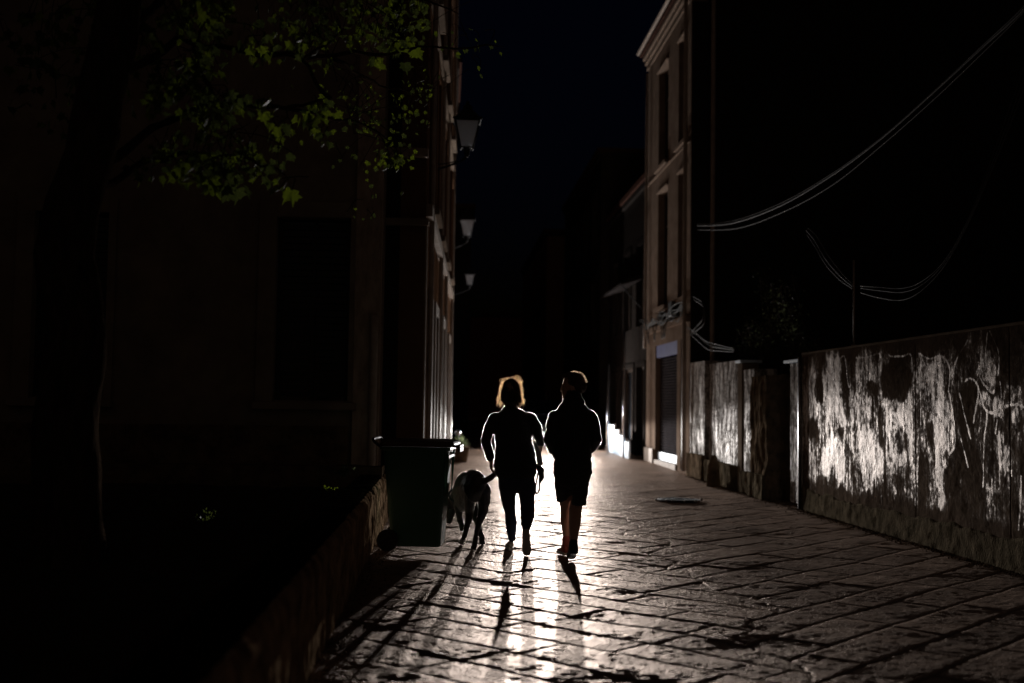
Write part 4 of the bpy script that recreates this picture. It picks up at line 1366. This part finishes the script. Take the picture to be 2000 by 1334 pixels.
    wire(bm, [K(1055, 915), K(1054, 935), K(1053.5, 955), K(1049, 964), K(1045.5, 958), K(1047.5, 942), K(1052, 918)], .008, 6)
    obj('strap_loop', bm, 'leash', ld, smooth=True)
    bm = B()
    tube(bm, [(K(1051, 908, -.05), .022, .03), (K(1056, 920, -.05), .034, .035), (K(1058, 932, -.05), .026, .03), (K(1055, 942, -.05), .012, .015)], n=12)
    remeshed('gathered_strap', bm, 'leash', ld, .006, 2, .01, 40)
    return t


figure_woman()


def figure_man():
    Y = 10.8
    r0 = onY(1118, 800, Y); root = Vector((r0.x, Y, 0))
    t = thing('person', 'walking man seen from behind, hands in jacket pockets, head turned left, dark shorts', 'person', root)

    def L(px, py, dy=0.0): return onY(px, py, Y + dy) - root
    hd = L(1119, 779, .02)
    shl, shr = L(1086, 814), L(1151, 813)
    el, er = L(1073, 860, -.06), L(1165, 857, -.06)
    wl, wr = L(1091, 886, .12), L(1145, 884, .12)
    kl, kr = L(1105, 993, .16), L(1124, 995, .04)
    al, ar = L(1106, 1056, .12), L(1120, 1066, -.14)
    legL = [(L(1104, 915), .095, .105), (L(1103, 950, .07), .088, .09), (L(1104, 978, .13), .068, .07), (kl, .052, .058), (L(1105, 1018, .15), .050, .056), (L(1106, 1040, .14), .036, .04), (al, .030, .036)]
    legR = [(L(1134, 915), .098, .105), (L(1131, 950, .03), .09, .092), (L(1127, 978, .05), .074, .075), (kr, .062, .062), (L(1123, 1020, -.03), .058, .060), (L(1121, 1045, -.09), .042, .044), (ar, .034, .038)]
    armL = [(shl, .072, .070), (L(1079, 832, -.03), .060, .062), (el, .054, .055), (L(1080, 876, .04), .048, .048), (wl, .040, .040)]
    armR = [(shr, .072, .070), (L(1159, 832, -.03), .060, .062), (er, .054, .055), (L(1157, 873, .04), .048, .048), (wr, .040, .040)]
    torso = [(L(1119, 784), .075, .075), (L(1119, 791), .115, .09), (L(1119, 800), .155, .105), (L(1119, 812), .19, .118), (L(1119, 832), .200, .128), (L(1118, 860), .190, .122), (L(1117, 880), .180, .120), (L(1117, 892), .186, .125), (L(1117, 899), .176, .118)]
    sc_ = lambda ch, d: [(p, a - d, b_ - d) for (p, a, b_) in ch]
    bm = B()
    tube(bm, [(L(1119, 800), .065, .065), (L(1119, 785), .060, .062), (L(1119, 770), .058, .060)], n=14)
    head_into(bm, hd + Vector((0, .005, -.0)), 72, 1.06, 2)
    tube(bm, sc_(torso, .016) + [(L(1118, 918), .16, .11)], n=20)
    for ch in (legL, legR): tube(bm, sc_(ch[:3], .012) + ch[3:], n=14)
    for ch in (armL, armR): tube(bm, sc_(ch, .012), n=12)
    hand_into(bm, wl, Vector((.6, .3, -.6)), Vector((.2, -1, 0)), .8, .5, 1)
    hand_into(bm, wr, Vector((-.6, .3, -.6)), Vector((.2, -1, 0)), .8, .5, -1)
    tube(bm, [(al, .03, .034), (al + Vector((0, .12, -.05)), .028, .02)], n=10)
    tube(bm, [(ar, .032, .036), (ar + Vector((0, .10, -.07)), .03, .022)], n=10)
    remeshed('body', bm, 'skin', t, .0055, 2, fuzz=(40000, .004, .0004, 'down'))
    bm = B(); tube(bm, torso, n=24)
    for ch in (armL, armR): tube(bm, ch, n=14)
    for s_, w_ in ((1, wl), (-1, wr)):
        ball(bm, w_ + Vector((s_ * .05, .02, -.02)), .085, .05, .06)
    # collar and folded hood
    tube(bm, [(L(1119, 792), .11, .09), (L(1119, 782), .088, .085), (L(1120, 772), .080, .082)], n=18)
    ball(bm, L(1122, 786, -.075), .10, .05, .055)
    remeshed('jacket', bm, 'jacket', t, .008, 2, .014, 11, fuzz=(60000, .0045, .0005, 'lint'))
    bm = B()
    tube(bm, [(L(1118, 888), .178, .112), (L(1118, 905), .186, .118), (L(1118, 925), .185, .118), (L(1119, 938), .15, .105)], n=22)
    for ch, k in ((legL, 0), (legR, 1)):
        p0, p1, p2 = ch[0][0], ch[1][0], ch[2][0]
        tube(bm, [(p0, .105, .11), (p1, .093, .10), (L([1099, 1131][k], 972, [.15, .03][k]), [.062, .072][k], .09), (L([1099, 1130][k], [981, 986][k], [.15, .03][k]), [.062, .074][k], .09)], n=18, round_ends=False)
    remeshed('shorts', bm, 'shorts', t, .007, 2, .013, 11, fuzz=(40000, .006, .0005, 'lint'))
    hp = onZ(1104, 1086) - root
    shoe(t, 'shoe', (hp.x + .005, hp.y, .003), (-.12, 1, 0), (0, 0, 1), .27, 'shoe_red', 'sole_white')
    tp = onZ(1119, 1100) - root
    shoe(t, 'shoe', Vector((tp.x - .0, tp.y - .03, .09)), (0.02, 1, -.32), (0, .3, 1), .29, 'shoe_dark', 'plastic')
    R_ = random.Random(9)
    for p, r in ((ar, .045), (al, .040)):
        bm = B(); tube(bm, [(p + Vector((0, 0, .03)), r - .004), (p + Vector((0, .005, -.05)), r + .004)], n=14)
        obj('sock', bm, 'shoe_dark' if p is ar else 'shoe_red', t, smooth=True)
    # hair
    bm = B(); rot = Matrix.Rotation(math.radians(72), 3, 'Z')
    hc = hd + Vector((0, .005, 0))
    ball(bm, hc + rot @ Vector((0, -.020, .165)), .088, .108, .088)
    ball(bm, hc + rot @ Vector((0, -.055, .12)), .08, .07, .075)
    ball(bm, hc + rot @ Vector((0, .045, .222)), .062, .05, .034)
    hair = remeshed('hair', bm, 'hair_cap', t, .006, 1, .014, 34)
    bm = B()
    for k in range(420):
        d0 = Vector((R_.gauss(0, 1), R_.gauss(0, 1), abs(R_.gauss(0, 1)) + .05)).normalized()
        if (rot.inverted() @ d0).y > .85: continue
        p = hc + rot @ Vector((0, -.02, .155)) + Vector((d0.x * .098, d0.y * .09, d0.z * .095))
        v = (d0 + Vector((R_.gauss(0, .45), R_.gauss(0, .45), R_.gauss(0, .3)))).normalized()
        pts = [(p, .0009, .0009)]
        for j in range(3):
            p = p + v * R_.uniform(.005, .013); v = (v + Vector((R_.gauss(0, .4), R_.gauss(0, .4), -.1))).normalized(); pts.append((p, .0009, .0009))
        tube(bm, pts, n=3, round_ends=False)
    obj('loose_strands', bm, 'strand_brown', hair, smooth=True)
    return t


figure_man()


def dog():
    Y = 11.3
    r0 = onZ(925, 1070); root = Vector((r0.x, Y, 0))
    t = thing('dog', 'large dark short-haired dog seen from behind, walking with head lowered beside the bin', 'dog', root)

    def L(px, py, dy=0.0): return onY(px, py, Y + dy) - root
    def G(px, py): return onZ(px, py) - root
    bm = B()
    trunk = [(L(932, 945, -.10), .085, .11), (L(929, 950, -.02), .118, .155), (L(924, 948, .12), .122, .158), (L(918, 952, .30), .118, .165), (L(912, 958, .48), .125, .20), (L(906, 962, .62), .118, .205), (L(900, 960, .72), .085, .14)]
    tube(bm, trunk, n=20)
    tube(bm, [(L(902, 952, .66), .085, .11), (L(895, 962, .80), .068, .085), (L(888, 976, .92), .060, .070)], n=14)     # neck
    tube(bm, [(L(887, 978, .93), .060, .062), (L(884, 988, 1.0), .058, .060), (L(880, 1002, 1.0), .050, .048), (L(878, 1012, 1.0), .042, .038), (L(877, 1019, 1.0), .032, .028)], n=14)   # head and muzzle
    for s_ in (-1, 1):
        tube(bm, [(L(886 + s_ * 9, 975, .93), .012, .030), (L(886 + s_ * 12, 984, .94), .010, .034), (L(886 + s_ * 11, 994, .97), .008, .020)], n=8)     # hanging ears
        ball(bm, L(883 + s_ * 6, 992, 1.05), .012)
    # hind legs: thigh, stifle forward, hock back, near-vertical shank, paw
    f1 = G(926, 1074)
    tube(bm, [(L(944, 955, .0), .075, .12), (L(946, 978, .05), .062, .095), (L(943, 1000, .09), .048, .068), (L(935, 1023, .0), .031, .042), (L(932, 1034, -.06), .027, .036), (L(928, 1056, -.10), .025, .029), ((f1.x, f1.y - .02, .035), .029, .031)], n=12)
    tube(bm, [((f1.x, f1.y - .02, .026), .030, .022), ((f1.x - .01, f1.y + .07, .020), .030, .018)], n=10)
    f2 = G(903, 1064)
    tube(bm, [(L(920, 958, .04), .072, .12), (L(918, 980, .12), .056, .09), (L(917, 1000, .20), .046, .066), (L(914, 1022, .16), .031, .040), (L(911, 1034, .12), .027, .035), (L(906, 1050, .16), .025, .029), ((f2.x, f2.y - .05, .035), .029, .031)], n=12)
    tube(bm, [((f2.x, f2.y - .05, .026), .030, .022), ((f2.x - .012, f2.y + .04, .020), .030, .018)], n=10)
    # front legs: right planted, left lifted and folded at the wrist
    f3 = G(941, 1065)
    tube(bm, [(L(921, 970, .56), .055, .09), (L(925, 995, .50), .050, .062), (L(932, 1018, .42), .034, .040), (L(937, 1037, .33), .028, .033), ((f3.x - .005, f3.y - .04, .09), .033, .035), ((f3.x, f3.y - .02, .035), .029, .031)], n=12)
    tube(bm, [((f3.x, f3.y - .02, .026), .030, .022), ((f3.x + .01, f3.y + .05, .020), .030, .018)], n=10)
    tube(bm, [(L(899, 970, .62), .055, .085), (L(896, 990, .62), .048, .058), (L(897, 1008, .70), .033, .038), (L(899, 1017, .74), .033, .035), (L(902, 1026, .68), .028, .030), (L(902, 1033, .66), .028, .026)], n=12)
    # tail lifted to the right
    tube(bm, [(L(938, 940, -.08), .040, .045), (L(950, 938, -.16), .031, .031), (L(960, 932, -.2), .029, .029), (L(970, 922, -.22), .031, .031), (L(978, 911, -.22), .034, .032), (L(982, 904, -.22), .020, .020)], n=12)
    remeshed('body', bm, 'dog', t, .0065, 3, .004, 20, fuzz=(26000, .005, .0004, 'fur_tips'))
    bm = B(); c = L(892, 968, .85)
    n_ = (L(888, 976, .92) - L(895, 962, .80)).normalized(); a = n_.orthogonal().normalized(); b_ = n_.cross(a)
    pts = [c + (a * math.cos(2 * math.pi * k / 18) + b_ * math.sin(2 * math.pi * k / 18)) * .083 for k in range(19)]
    wire(bm, pts, .011, 6, 2); obj('collar', bm, 'leash', t, smooth=True)
    return t


dog()


# ------------------------------------------------------------------ the car whose headlamps light the street
def car():
    cxm = (LAMPS[0][0] + LAMPS[1][0]) / 2
    gz = float(rise(np.array(CARY + 1)))
    t = thing('parked_car', 'dark small car with both headlamps lit, standing in the street behind the couple', 'car', (cxm, CARY, gz))
    W = .85
    # side profile (y back from the nose, z, half width)
    body = [(0.02, .28, .55, .66), (.0, .30, .62, .72), (.05, .25, .70, .80), (.35, .22, .86, .84), (.9, .2, .93, .85), (1.3, .2, .98, .86), (2.6, .2, .98, .86), (3.4, .22, .98, .84), (3.75, .26, .95, .80), (3.85, .32, .85, .72)]
    bm = B(); rings = []
    for (y, z0, z1, w) in body:
        rings.append([(-w * .93, y, z0), (-w, y, z0 + .15), (-w, y, z1 - .14), (-w * .88, y, z1 - .02), (0, y - (.05 if y < .1 else 0), z1 + .02), (w * .88, y, z1 - .02), (w, y, z1 - .14), (w, y, z0 + .15), (w * .93, y, z0)])
    ring_loft(bm, rings); obj('body', bm, 'car', t, smooth=False, bevel=.02)
    bm = B(); rings = []
    for (y, z, w) in ((1.05, .97, .74), (1.75, 1.40, .60), (2.2, 1.46, .60), (3.1, 1.42, .58), (3.6, .97, .72)):
        rings.append([(-.78 if False else -.76, y if z < 1 else y, .95), (-w, y, z), (w, y, z), (.76, y, .95)])
    ring_loft(bm, rings); ca = obj('cabin', bm, 'car', t, bevel=.03)
    bm = B(); bm.faces.new([bm.verts.new(v) for v in ((-.66, 1.10, 1.02), (.66, 1.10, 1.02), (.55, 1.70, 1.385), (-.55, 1.70, 1.385))]); 
    bmesh.ops.solidify(bm, geom=bm.faces[:], thickness=.02); obj('windscreen', bm, 'glass_dark', t)
    for s in (-1, 1):
        cx_ = s * .675
        bm = B(); ball(bm, (cx_, .02, .68), .12, .05, .075, 20); h = obj('headlight', bm, 'lamp_lens', t, smooth=True)
        bm = B(); ball(bm, (cx_, .06, .68), .15, .06, .10, 16); obj('bezel', bm, 'plastic', h, smooth=True)
        bm = B(); box(bm, s * .86, s * 1.0, 1.15, 1.3, .98, 1.1); obj('door_mirror', bm, 'car', t, bevel=.02)
        for yy in (.68, 3.1):
            bm = B(); rings = []
            for (x, r) in ((.70, .2), (.70, .29), (.72, .305), (.84, .305), (.865, .29), (.865, .20)):
                rings.append([(s * x, yy + r * math.cos(2 * math.pi * k / 28), .305 + r * math.sin(2 * math.pi * k / 28)) for k in range(28)])
            ring_loft(bm, rings); w = obj('wheel', bm, 'rubber', t)
            bm = B(); tube(bm, [((s * .72, yy, .305), .19), ((s * .87, yy, .305), .185)], n=20, round_ends=False); obj('rim', bm, 'steel', w)
    obj('grille', boxes(*[(-.45, .45, -.045, .0, .36 + .05 * k, .385 + .05 * k) for k in range(5)]), 'plastic', t)
    obj('number_plate', boxes((-.26, .26, -.07, -.05, .40, .51)), 'cool_tinted_white', t, bevel=.004)
    return t


car()


# ------------------------------------------------------------------ tree over the planter
def leaf_shape(kind=0):
    if kind == 0:     # lobed plane-tree leaf
        r = [(0, -.10), (.20, -.16), (.46, -.06), (.36, .10), (.60, .30), (.34, .36), (.26, .52), (.12, .48), (0, .86)]
        pts = r + [(-x, y) for (x, y) in reversed(r[1:-1])]
    else:
        r = [(0, 0), (.22, .22), (.26, .5), (.14, .8), (0, 1)]
        pts = r + [(-x, y) for (x, y) in reversed(r[1:-1])]
    return pts


def add_leaf(V, F, c, d, nrm, s, shape):
    d = d.normalized(); a = d.cross(nrm)
    if a.length < 1e-4: return
    a.normalize(); n = a.cross(d)
    i0 = len(V)
    mid = c + d * (s * .3) - n * s * .06
    V.append(mid)
    for (x, y) in shape:
        V.append(c + a * x * s + d * y * s + n * (abs(x) * .22 * s + (y * y) * -.12 * s))
    m = len(shape)
    for k in range(m): F.append((i0, i0 + 1 + k, i0 + 1 + (k + 1) % m))


def build_tree():
    tr = onZ(140, 1080, .45)
    t = thing('plane_tree', 'plane tree with lobed yellow-green leaves hanging over the planter at upper left', 'tree', (tr.x, 7.2, .3))
    R_ = random.Random(21)
    root = Vector(t.location)
    bm = B()
    def T(px_, py_, Y):
        if Y != 7.2: Y = Y - 1.9 if px_ < 700 else Y - .8      # the crown hangs towards the camera
        return onY(px_, py_, Y) - root
    Yt = 7.2
    tube(bm, [(T(134, 1130, Yt), .25, .25), (T(133, 1040, Yt), .215, .21), (T(132, 950, Yt), .20, .2), (T(129, 870, Yt), .195, .19), (T(133, 780, Yt), .19, .19), (T(146, 650, Yt), .185, .18), (T(138, 580, Yt), .18, .18), (T(124, 500, Yt), .18, .18), (T(148, 400, Yt), .175, .17), (T(180, 250, Yt), .15, .15), (T(220, 80, Yt), .13, .13), (T(250, -150, Yt), .10, .10), (T(260, -450, Yt), .06, .06)], n=20)
    co = bmesh.ops.subdivide_edges(bm, edges=bm.edges, cuts=2, use_grid_fill=True)
    arr = np.array([v.co[:] for v in bm.verts])
    dsp = (fbm(arr[:, 0] * 7 + arr[:, 1] * 5, arr[:, 2] * 2.2, 6, 4) - .5) * .07
    for v, d in zip(bm.verts, dsp): v.co.x += d; v.co.y += d
    obj('trunk', bm, 'bark', t, smooth=True)
    # boughs reaching to the right, over the street
    bm = B()
    ends = []
    boughs = [([(170, 350, Yt), (300, 250, 10.6), (420, 200, 10.2), (560, 210, 10.0), (640, 190, 9.9)], .07),
              ([(200, 180, Yt), (340, 80, 10.8), (500, 110, 10.4), (650, 110, 10.4), (820, 95, 10.6), (985, 92, 10.8)], .06),
              ([(220, 80, Yt), (380, -60, 10.9), (600, -50, 11.2), (780, -20, 11.5), (900, 30, 11.6)], .06),
              ([(170, 380, Yt), (280, 320, 10.2), (380, 300, 9.8), (480, 310, 9.6), (560, 345, 9.6)], .05),
              ([(640, 190, 9.9), (590, 120, 10.2), (700, 40, 10.6)], .03),
              ([(560, 210, 10.0), (700, 240, 11.5), (800, 290, 12.4)], .03),
              ([(650, 110, 10.4), (740, 170, 12.0), (830, 180, 13.0)], .03),
              ([(420, 200, 10.2), (380, 110, 9.8), (400, 20, 9.5)], .04),
              ([(240, 0, Yt), (100, -100, 10.5), (-50, -60, 10.0)], .06)]
    segs = []
    for pts, r in boughs:
        P = [T(*p) for p in pts]
        n = len(P)
        Q = []
        for i in range(n - 1):
            for k in range(5):
                u = k / 5; q = P[i].lerp(P[i + 1], u) + Vector((R_.gauss(0, .012), R_.gauss(0, .012), R_.gauss(0, .012)))
                Q.append((q, r * (1 - .85 * (i + u) / (n - 1)) + .004))
        Q.append((P[-1], .004))
        tube(bm, [(q, r_ * .5) for (q, r_) in Q], n=8, round_ends=False)
    V = []; F = []; MI = []
    tw = B()
    big = leaf_shape(0); small = leaf_shape(1)
    # leaf clusters where the photograph shows foliage: (px, py, spread px, distance, number, leaf size)
    CL = [(360, 345, 42, 9.4, 16, .135), (440, 350, 40, 9.4, 14, .15), (500, 330, 40, 9.5, 12, .12), (560, 368, 18, 9.4, 4, .13), (410, 300, 70, 9.7, 55, .10), (330, 300, 40, 10, 30, .09), (480, 300, 50, 9.8, 30, .08),
          (400, 215, 50, 9.8, 34, .12), (450, 210, 45, 9.8, 30, .12), (515, 210, 20, 9.7, 5, .13), (330, 160, 45, 10, 34, .11), (300, 200, 40, 10.2, 26, .10), (390, 130, 60, 10.0, 36, .11), (420, 20, 40, 9.6, 18, .14), (400, 60, 60, 10, 34, .10),
          (545, 255, 26, 9.8, 6, .13), (575, 235, 24, 10, 8, .09), (625, 215, 30, 10, 14, .12), (630, 255, 30, 10, 14, .08), (500, 95, 40, 10.2, 20, .10), (580, 90, 35, 10.3, 18, .10), (510, 95, 10, 10.2, 2, .14),
          (650, 120, 70, 10.6, 44, .07), (640, 60, 60, 10.8, 40, .08), (735, 120, 16, 10.3, 4, .13), (790, 100, 32, 10.4, 10, .12), (770, 60, 60, 11, 60, .08), (720, 30, 60, 11.2, 60, .08), (800, 20, 50, 11.5, 60, .07), (550, 40, 80, 10.8, 40, .08),
          (760, 300, 45, 12, 60, .065), (770, 310, 26, 11.8, 26, .08), (720, 240, 50, 12, 70, .06), (780, 220, 50, 12.2, 70, .06), (820, 175, 40, 12.6, 70, .055), (700, 190, 60, 12, 60, .06), (740, 340, 50, 12.4, 14, .06), (660, 310, 40, 12, 14, .06),
          (725, 425, 14, 12, 7, .06), (690, 415, 20, 12, 6, .05), (950, 90, 28, 10.8, 12, .05), (900, 70, 30, 11, 12, .05), (930, 130, 20, 11, 4, .05), (880, 100, 30, 11, 14, .06),
          (540, 310, 50, 9.7, 16, .08), (280, 330, 30, 10, 12, .09), (520, 350, 20, 9.6, 6, .08), (600, 20, 90, 11, 60, .08), (330, 30, 70, 10.2, 44, .10), (260, 90, 60, 10.4, 40, .10),
          (150, 40, 110, 10.4, 60, .11), (120, 180, 90, 10.6, 40, .11), (60, 90, 90, 10.2, 40, .11)]
    for (px_, py_, sp, Y, n, s) in CL:
        s *= .84 if px_ < 700 else .95
        k_ = Y / FPX
        for q in range(max(2, n // 6)):
            a = T(px_ + R_.gauss(0, sp * .8), py_ - sp * R_.uniform(.5, 1.3), Y + .3 + R_.gauss(0, .2)); b_ = T(px_ + R_.gauss(0, sp * .5), py_ + R_.gauss(0, sp * .3), Y + R_.gauss(0, .15))
            wire(tw, [a, a.lerp(b_, .5) + Vector((R_.gauss(0, .03), R_.gauss(0, .03), .04)), b_], .0035, 4, 4)
        for q in range(int(n * (1.0 if s > .065 else .55))):
            c = T(px_ + R_.gauss(0, sp * .55), py_ + R_.gauss(0, sp * .42), Y + R_.gauss(0, .28))
            d = Vector((R_.gauss(0, .55), R_.gauss(0, .55), -R_.uniform(.3, 1.3)))
            nr = Vector((R_.gauss(0, .7), R_.gauss(0, .9), R_.gauss(.6, .6))).normalized()
            ss = s * R_.uniform(.65, 1.15)
            add_leaf(V, F, c, d, nr, ss, big if s > .065 or R_.random() < .4 else small)
            MI += [0 if R_.random() < (.62 if sp < 45 and s > .075 else .3) else 1] * (len(F) - len(MI))
            e = c - d.normalized() * ss * .1
            tube(tw, [(e, .0016), (e - d.normalized() * ss * .5 + Vector((R_.gauss(0, .02), 0, .03)), .0016)], n=3, round_ends=False)
    # the rest of the crown above the picture
    for q in range(2600):
        c = Vector((R_.uniform(-3.5, 4.2), R_.uniform(-2.6, 2.4), 0)) + Vector((0, 0, R_.uniform(5.1, 8.6)))
        if (Vector((c.x * .8, c.y, (c.z - 6.6) * 1.2))).length > 3.2: continue
        if fbm(np.array([c.x * 1.1 + c.z]), np.array([c.y * 1.1 - c.z]), 44, 2)[0] < .45: continue
        d = Vector((R_.gauss(0, .6), R_.gauss(0, .6), -R_.uniform(.2, 1.2)))
        add_leaf(V, F, c, d, Vector((R_.gauss(0, .7), R_.gauss(0, .7), R_.gauss(.6, .6))).normalized(), R_.uniform(.09, .14), big)
    MI += [1] * (len(F) - len(MI))
    obj('boughs', bm, 'bark', t, smooth=True)
    obj('twigs', tw, 'bark', t, smooth=True)
    me = bpy.data.meshes.new('foliage'); me.from_pydata([v[:] for v in V], [], F); me.materials.append(M['leaf']); me.materials.append(M['leaf_dull'])
    me.polygons.foreach_set('material_index', np.array(MI, dtype=np.int32))
    link(bpy.data.objects.new('foliage', me), t)
    return t


build_tree()


# ------------------------------------------------------------------ cables over the wall
def cable(name, label, pts, X, r, extra=()):
    P = [onX(px_, py_, x_) for (px_, py_), x_ in zip(pts, X)]
    base = P[0].copy()
    t = thing(name, label, 'cable', base)
    bm = B(); wire(bm, [p - base for p in P], r, 6, 8); obj('wire', bm, 'cable', t, smooth=True)
    for off in extra:
        bm = B(); wire(bm, [p - base + Vector(off) * (1 + .6 * math.sin(i)) for i, p in enumerate(P)], r * .8, 6, 8); obj('wire', bm, 'cable', t, smooth=True)


cable('overhead_cable', 'upper of the two long cables sweeping from the ochre house up to the right',
      [(1362, 441), (1430, 436), (1520, 404), (1620, 346), (1720, 272), (1820, 184), (1920, 92), (2010, 8), (2150, -160)], [WX - .03] * 9, .011, [(.01, .0, .03)])
cable('overhead_cable', 'lower of the two long cables sweeping from the ochre house up to the right',
      [(1362, 449), (1440, 446), (1530, 414), (1625, 362), (1720, 286), (1820, 198), (1915, 108), (2010, 12), (2150, -150)], [WX - .02] * 9, .007)
cable('slack_cable', 'slack broken cable hanging between the house gable and the thin pole', [(1575, 450), (1590, 468), (1612, 505), (1640, 538), (1666, 560)], [WX + .3] * 5, .008, [(.02, .05, -.05), (.01, -.04, .03)])
cable('slack_cable', 'looping slack cable drooping to the right of the thin pole', [(1682, 572), (1720, 582), (1762, 586), (1800, 568), (1845, 520), (1890, 440), (1930, 350), (1975, 240), (2040, 60)], [WX + .3] * 9, .007,
      [(.0, .0, .06), (.03, .1, .10)])
q = onX(1668, 650, WX + .14)
t = thing('thin_pole', 'thin metal pole standing on top of the graffiti wall', 'pole', (q.x, q.y, 2.24))
bm = B(); tube(bm, [((0, 0, 0), .014), ((0, 0, onX(1668, 508, WX + .14).z - 2.24), .012)], n=10, round_ends=False); obj('tube', bm, 'pipe', t, smooth=True)
bm = B(); tube(bm, [((0, 0, 0), .04), ((0, 0, .02), .04)], n=10, round_ends=False); obj('base', bm, 'pipe', t)
cable('wall_cable', 'pale cables drooping along the top of the whitewashed wall from the corner of the house', [(1340, 640), (1362, 655), (1385, 674), (1410, 680), (1436, 684)], [WX - .05] * 5, .008, [(-.02, .0, -.05), (-.04, .0, .05)])
cable('wall_cable', 'thin cables looping down the corner of the ochre house', [(1355, 585), (1374, 600), (1376, 630), (1362, 645), (1350, 655)], [WX - .05] * 5, .009, [(-.02, .0, .06)])


# bramble behind the old gate
def bramble(label, spots_, n, seed):
    R_ = random.Random(seed)
    base = onX(1500, 690, WX + .7); base.z = 0
    t = thing('bramble', label, 'shrub', base)
    bm = B(); V = []; F = []; sh = leaf_shape(1)
    for k in range(n):
        (px_, py_) = R_.choice(spots_)
        e = onX(px_ + R_.gauss(0, 12), py_ + R_.gauss(0, 14), WX + R_.uniform(.35, 1.1)) - base
        s = Vector((R_.uniform(.2, .8), e.y + R_.gauss(0, .5), R_.uniform(.0, .4)))
        mid = s.lerp(e, .6) + Vector((R_.gauss(0, .1), R_.gauss(0, .2), .25))
        wire(bm, [s, mid, e, e + Vector((R_.gauss(0, .1), R_.gauss(0, .25), R_.uniform(-.25, .1)))], .006, 4, 5)
        for j in range(26):
            u = R_.uniform(.3, 1)
            c = mid.lerp(e, u) + Vector((R_.gauss(0, .08), R_.gauss(0, .12), R_.gauss(0, .08)))
            add_leaf(V, F, c, Vector((R_.gauss(0, 1), R_.gauss(0, 1), R_.gauss(-.2, .7))), Vector((R_.gauss(0, 1), R_.gauss(0, 1), R_.gauss(0, 1))).normalized(), R_.uniform(.03, .07), sh)
    obj('stems', bm, 'wood_old', t, smooth=True)
    me = bpy.data.meshes.new('leaves'); me.from_pydata([v[:] for v in V], [], F); me.materials.append(M['leaf_dark']); link(bpy.data.objects.new('leaves', me), t)


bramble('dark bramble spilling over the wall between the old gate and the ochre house', [(1450, 660), (1480, 650), (1500, 640), (1520, 620), (1510, 560), (1540, 570), (1465, 640), (1530, 590), (1440, 665), (1550, 660)], 60, 5)


# leaf litter and grit along the foot of the wall, grass tufts
def litter(name, n, sampler, size, m):
    R_ = random.Random(len(name)); V = []; F = []
    for k in range(n):
        p = sampler(R_)
        s = size * R_.uniform(.3, 1.2)
        i0 = len(V)
        for j in range(6):
            d = Vector((R_.gauss(0, 1), R_.gauss(0, 1), R_.gauss(0, .8))).normalized()
            V.append(Vector(p) + d * s)
        for a in ((0, 1, 2), (0, 2, 3), (1, 4, 2), (3, 4, 5), (0, 5, 4), (1, 5, 3)): F.append(tuple(i0 + q for q in a))
    me = bpy.data.meshes.new(name); me.from_pydata([v[:] for v in V], [], F); me.materials.append(M[m])
    o = link(bpy.data.objects.new(name, me)); o['kind'] = 'stuff'
    return o


o = litter('leaf_litter', 3200, lambda r: (lambda y: (WX - .05 - abs(r.gauss(0, .07 + .02 * (y > 12))), y, .012 + float(rise(np.array(y)))))(r.uniform(5, 23)), .011, 'stone_dark')
o['label'] = 'dark grit and dead leaves gathered along the foot of the right wall'
o = litter('grit', 900, lambda r: (PX0 + .02 + abs(r.gauss(0, .10)), r.uniform(3, 13), .012), .009, 'stone_dark')
o['label'] = 'grit gathered along the foot of the planter wall'

# drain cover
q = onZ(1325, 978)
t = thing('drain_cover', 'round worn iron drain cover with pale chips on its rim in the paving', 'drain cover', (q.x, q.y, .012))
bm = B(); tube(bm, [((0, 0, -.03), .33), ((0, 0, .008), .33), ((0, 0, .010), .30)], n=40, round_ends=False); obj('lid', bm, 'cast_iron', t)
bm = B()
for r in (.10, .18, .26):
    ring = [[((r + dr) * math.cos(2 * math.pi * k / 40), (r + dr) * math.sin(2 * math.pi * k / 40), z) for (dr, z) in ((-.012, .0), (-.012, .016), (.012, .016), (.012, .0))] for k in range(41)]
    ring_loft(bm, ring, close=False)
obj('ribs', bm, 'cast_iron', t)
R_ = random.Random(3)
bm = B()
for k in range(14):
    a = R_.uniform(0, 6.28); ball(bm, (.36 * math.cos(a), .36 * math.sin(a), .005), R_.uniform(.010, .022), seg=6)
obj('rim_chips', bm, 'pale_stone', t)
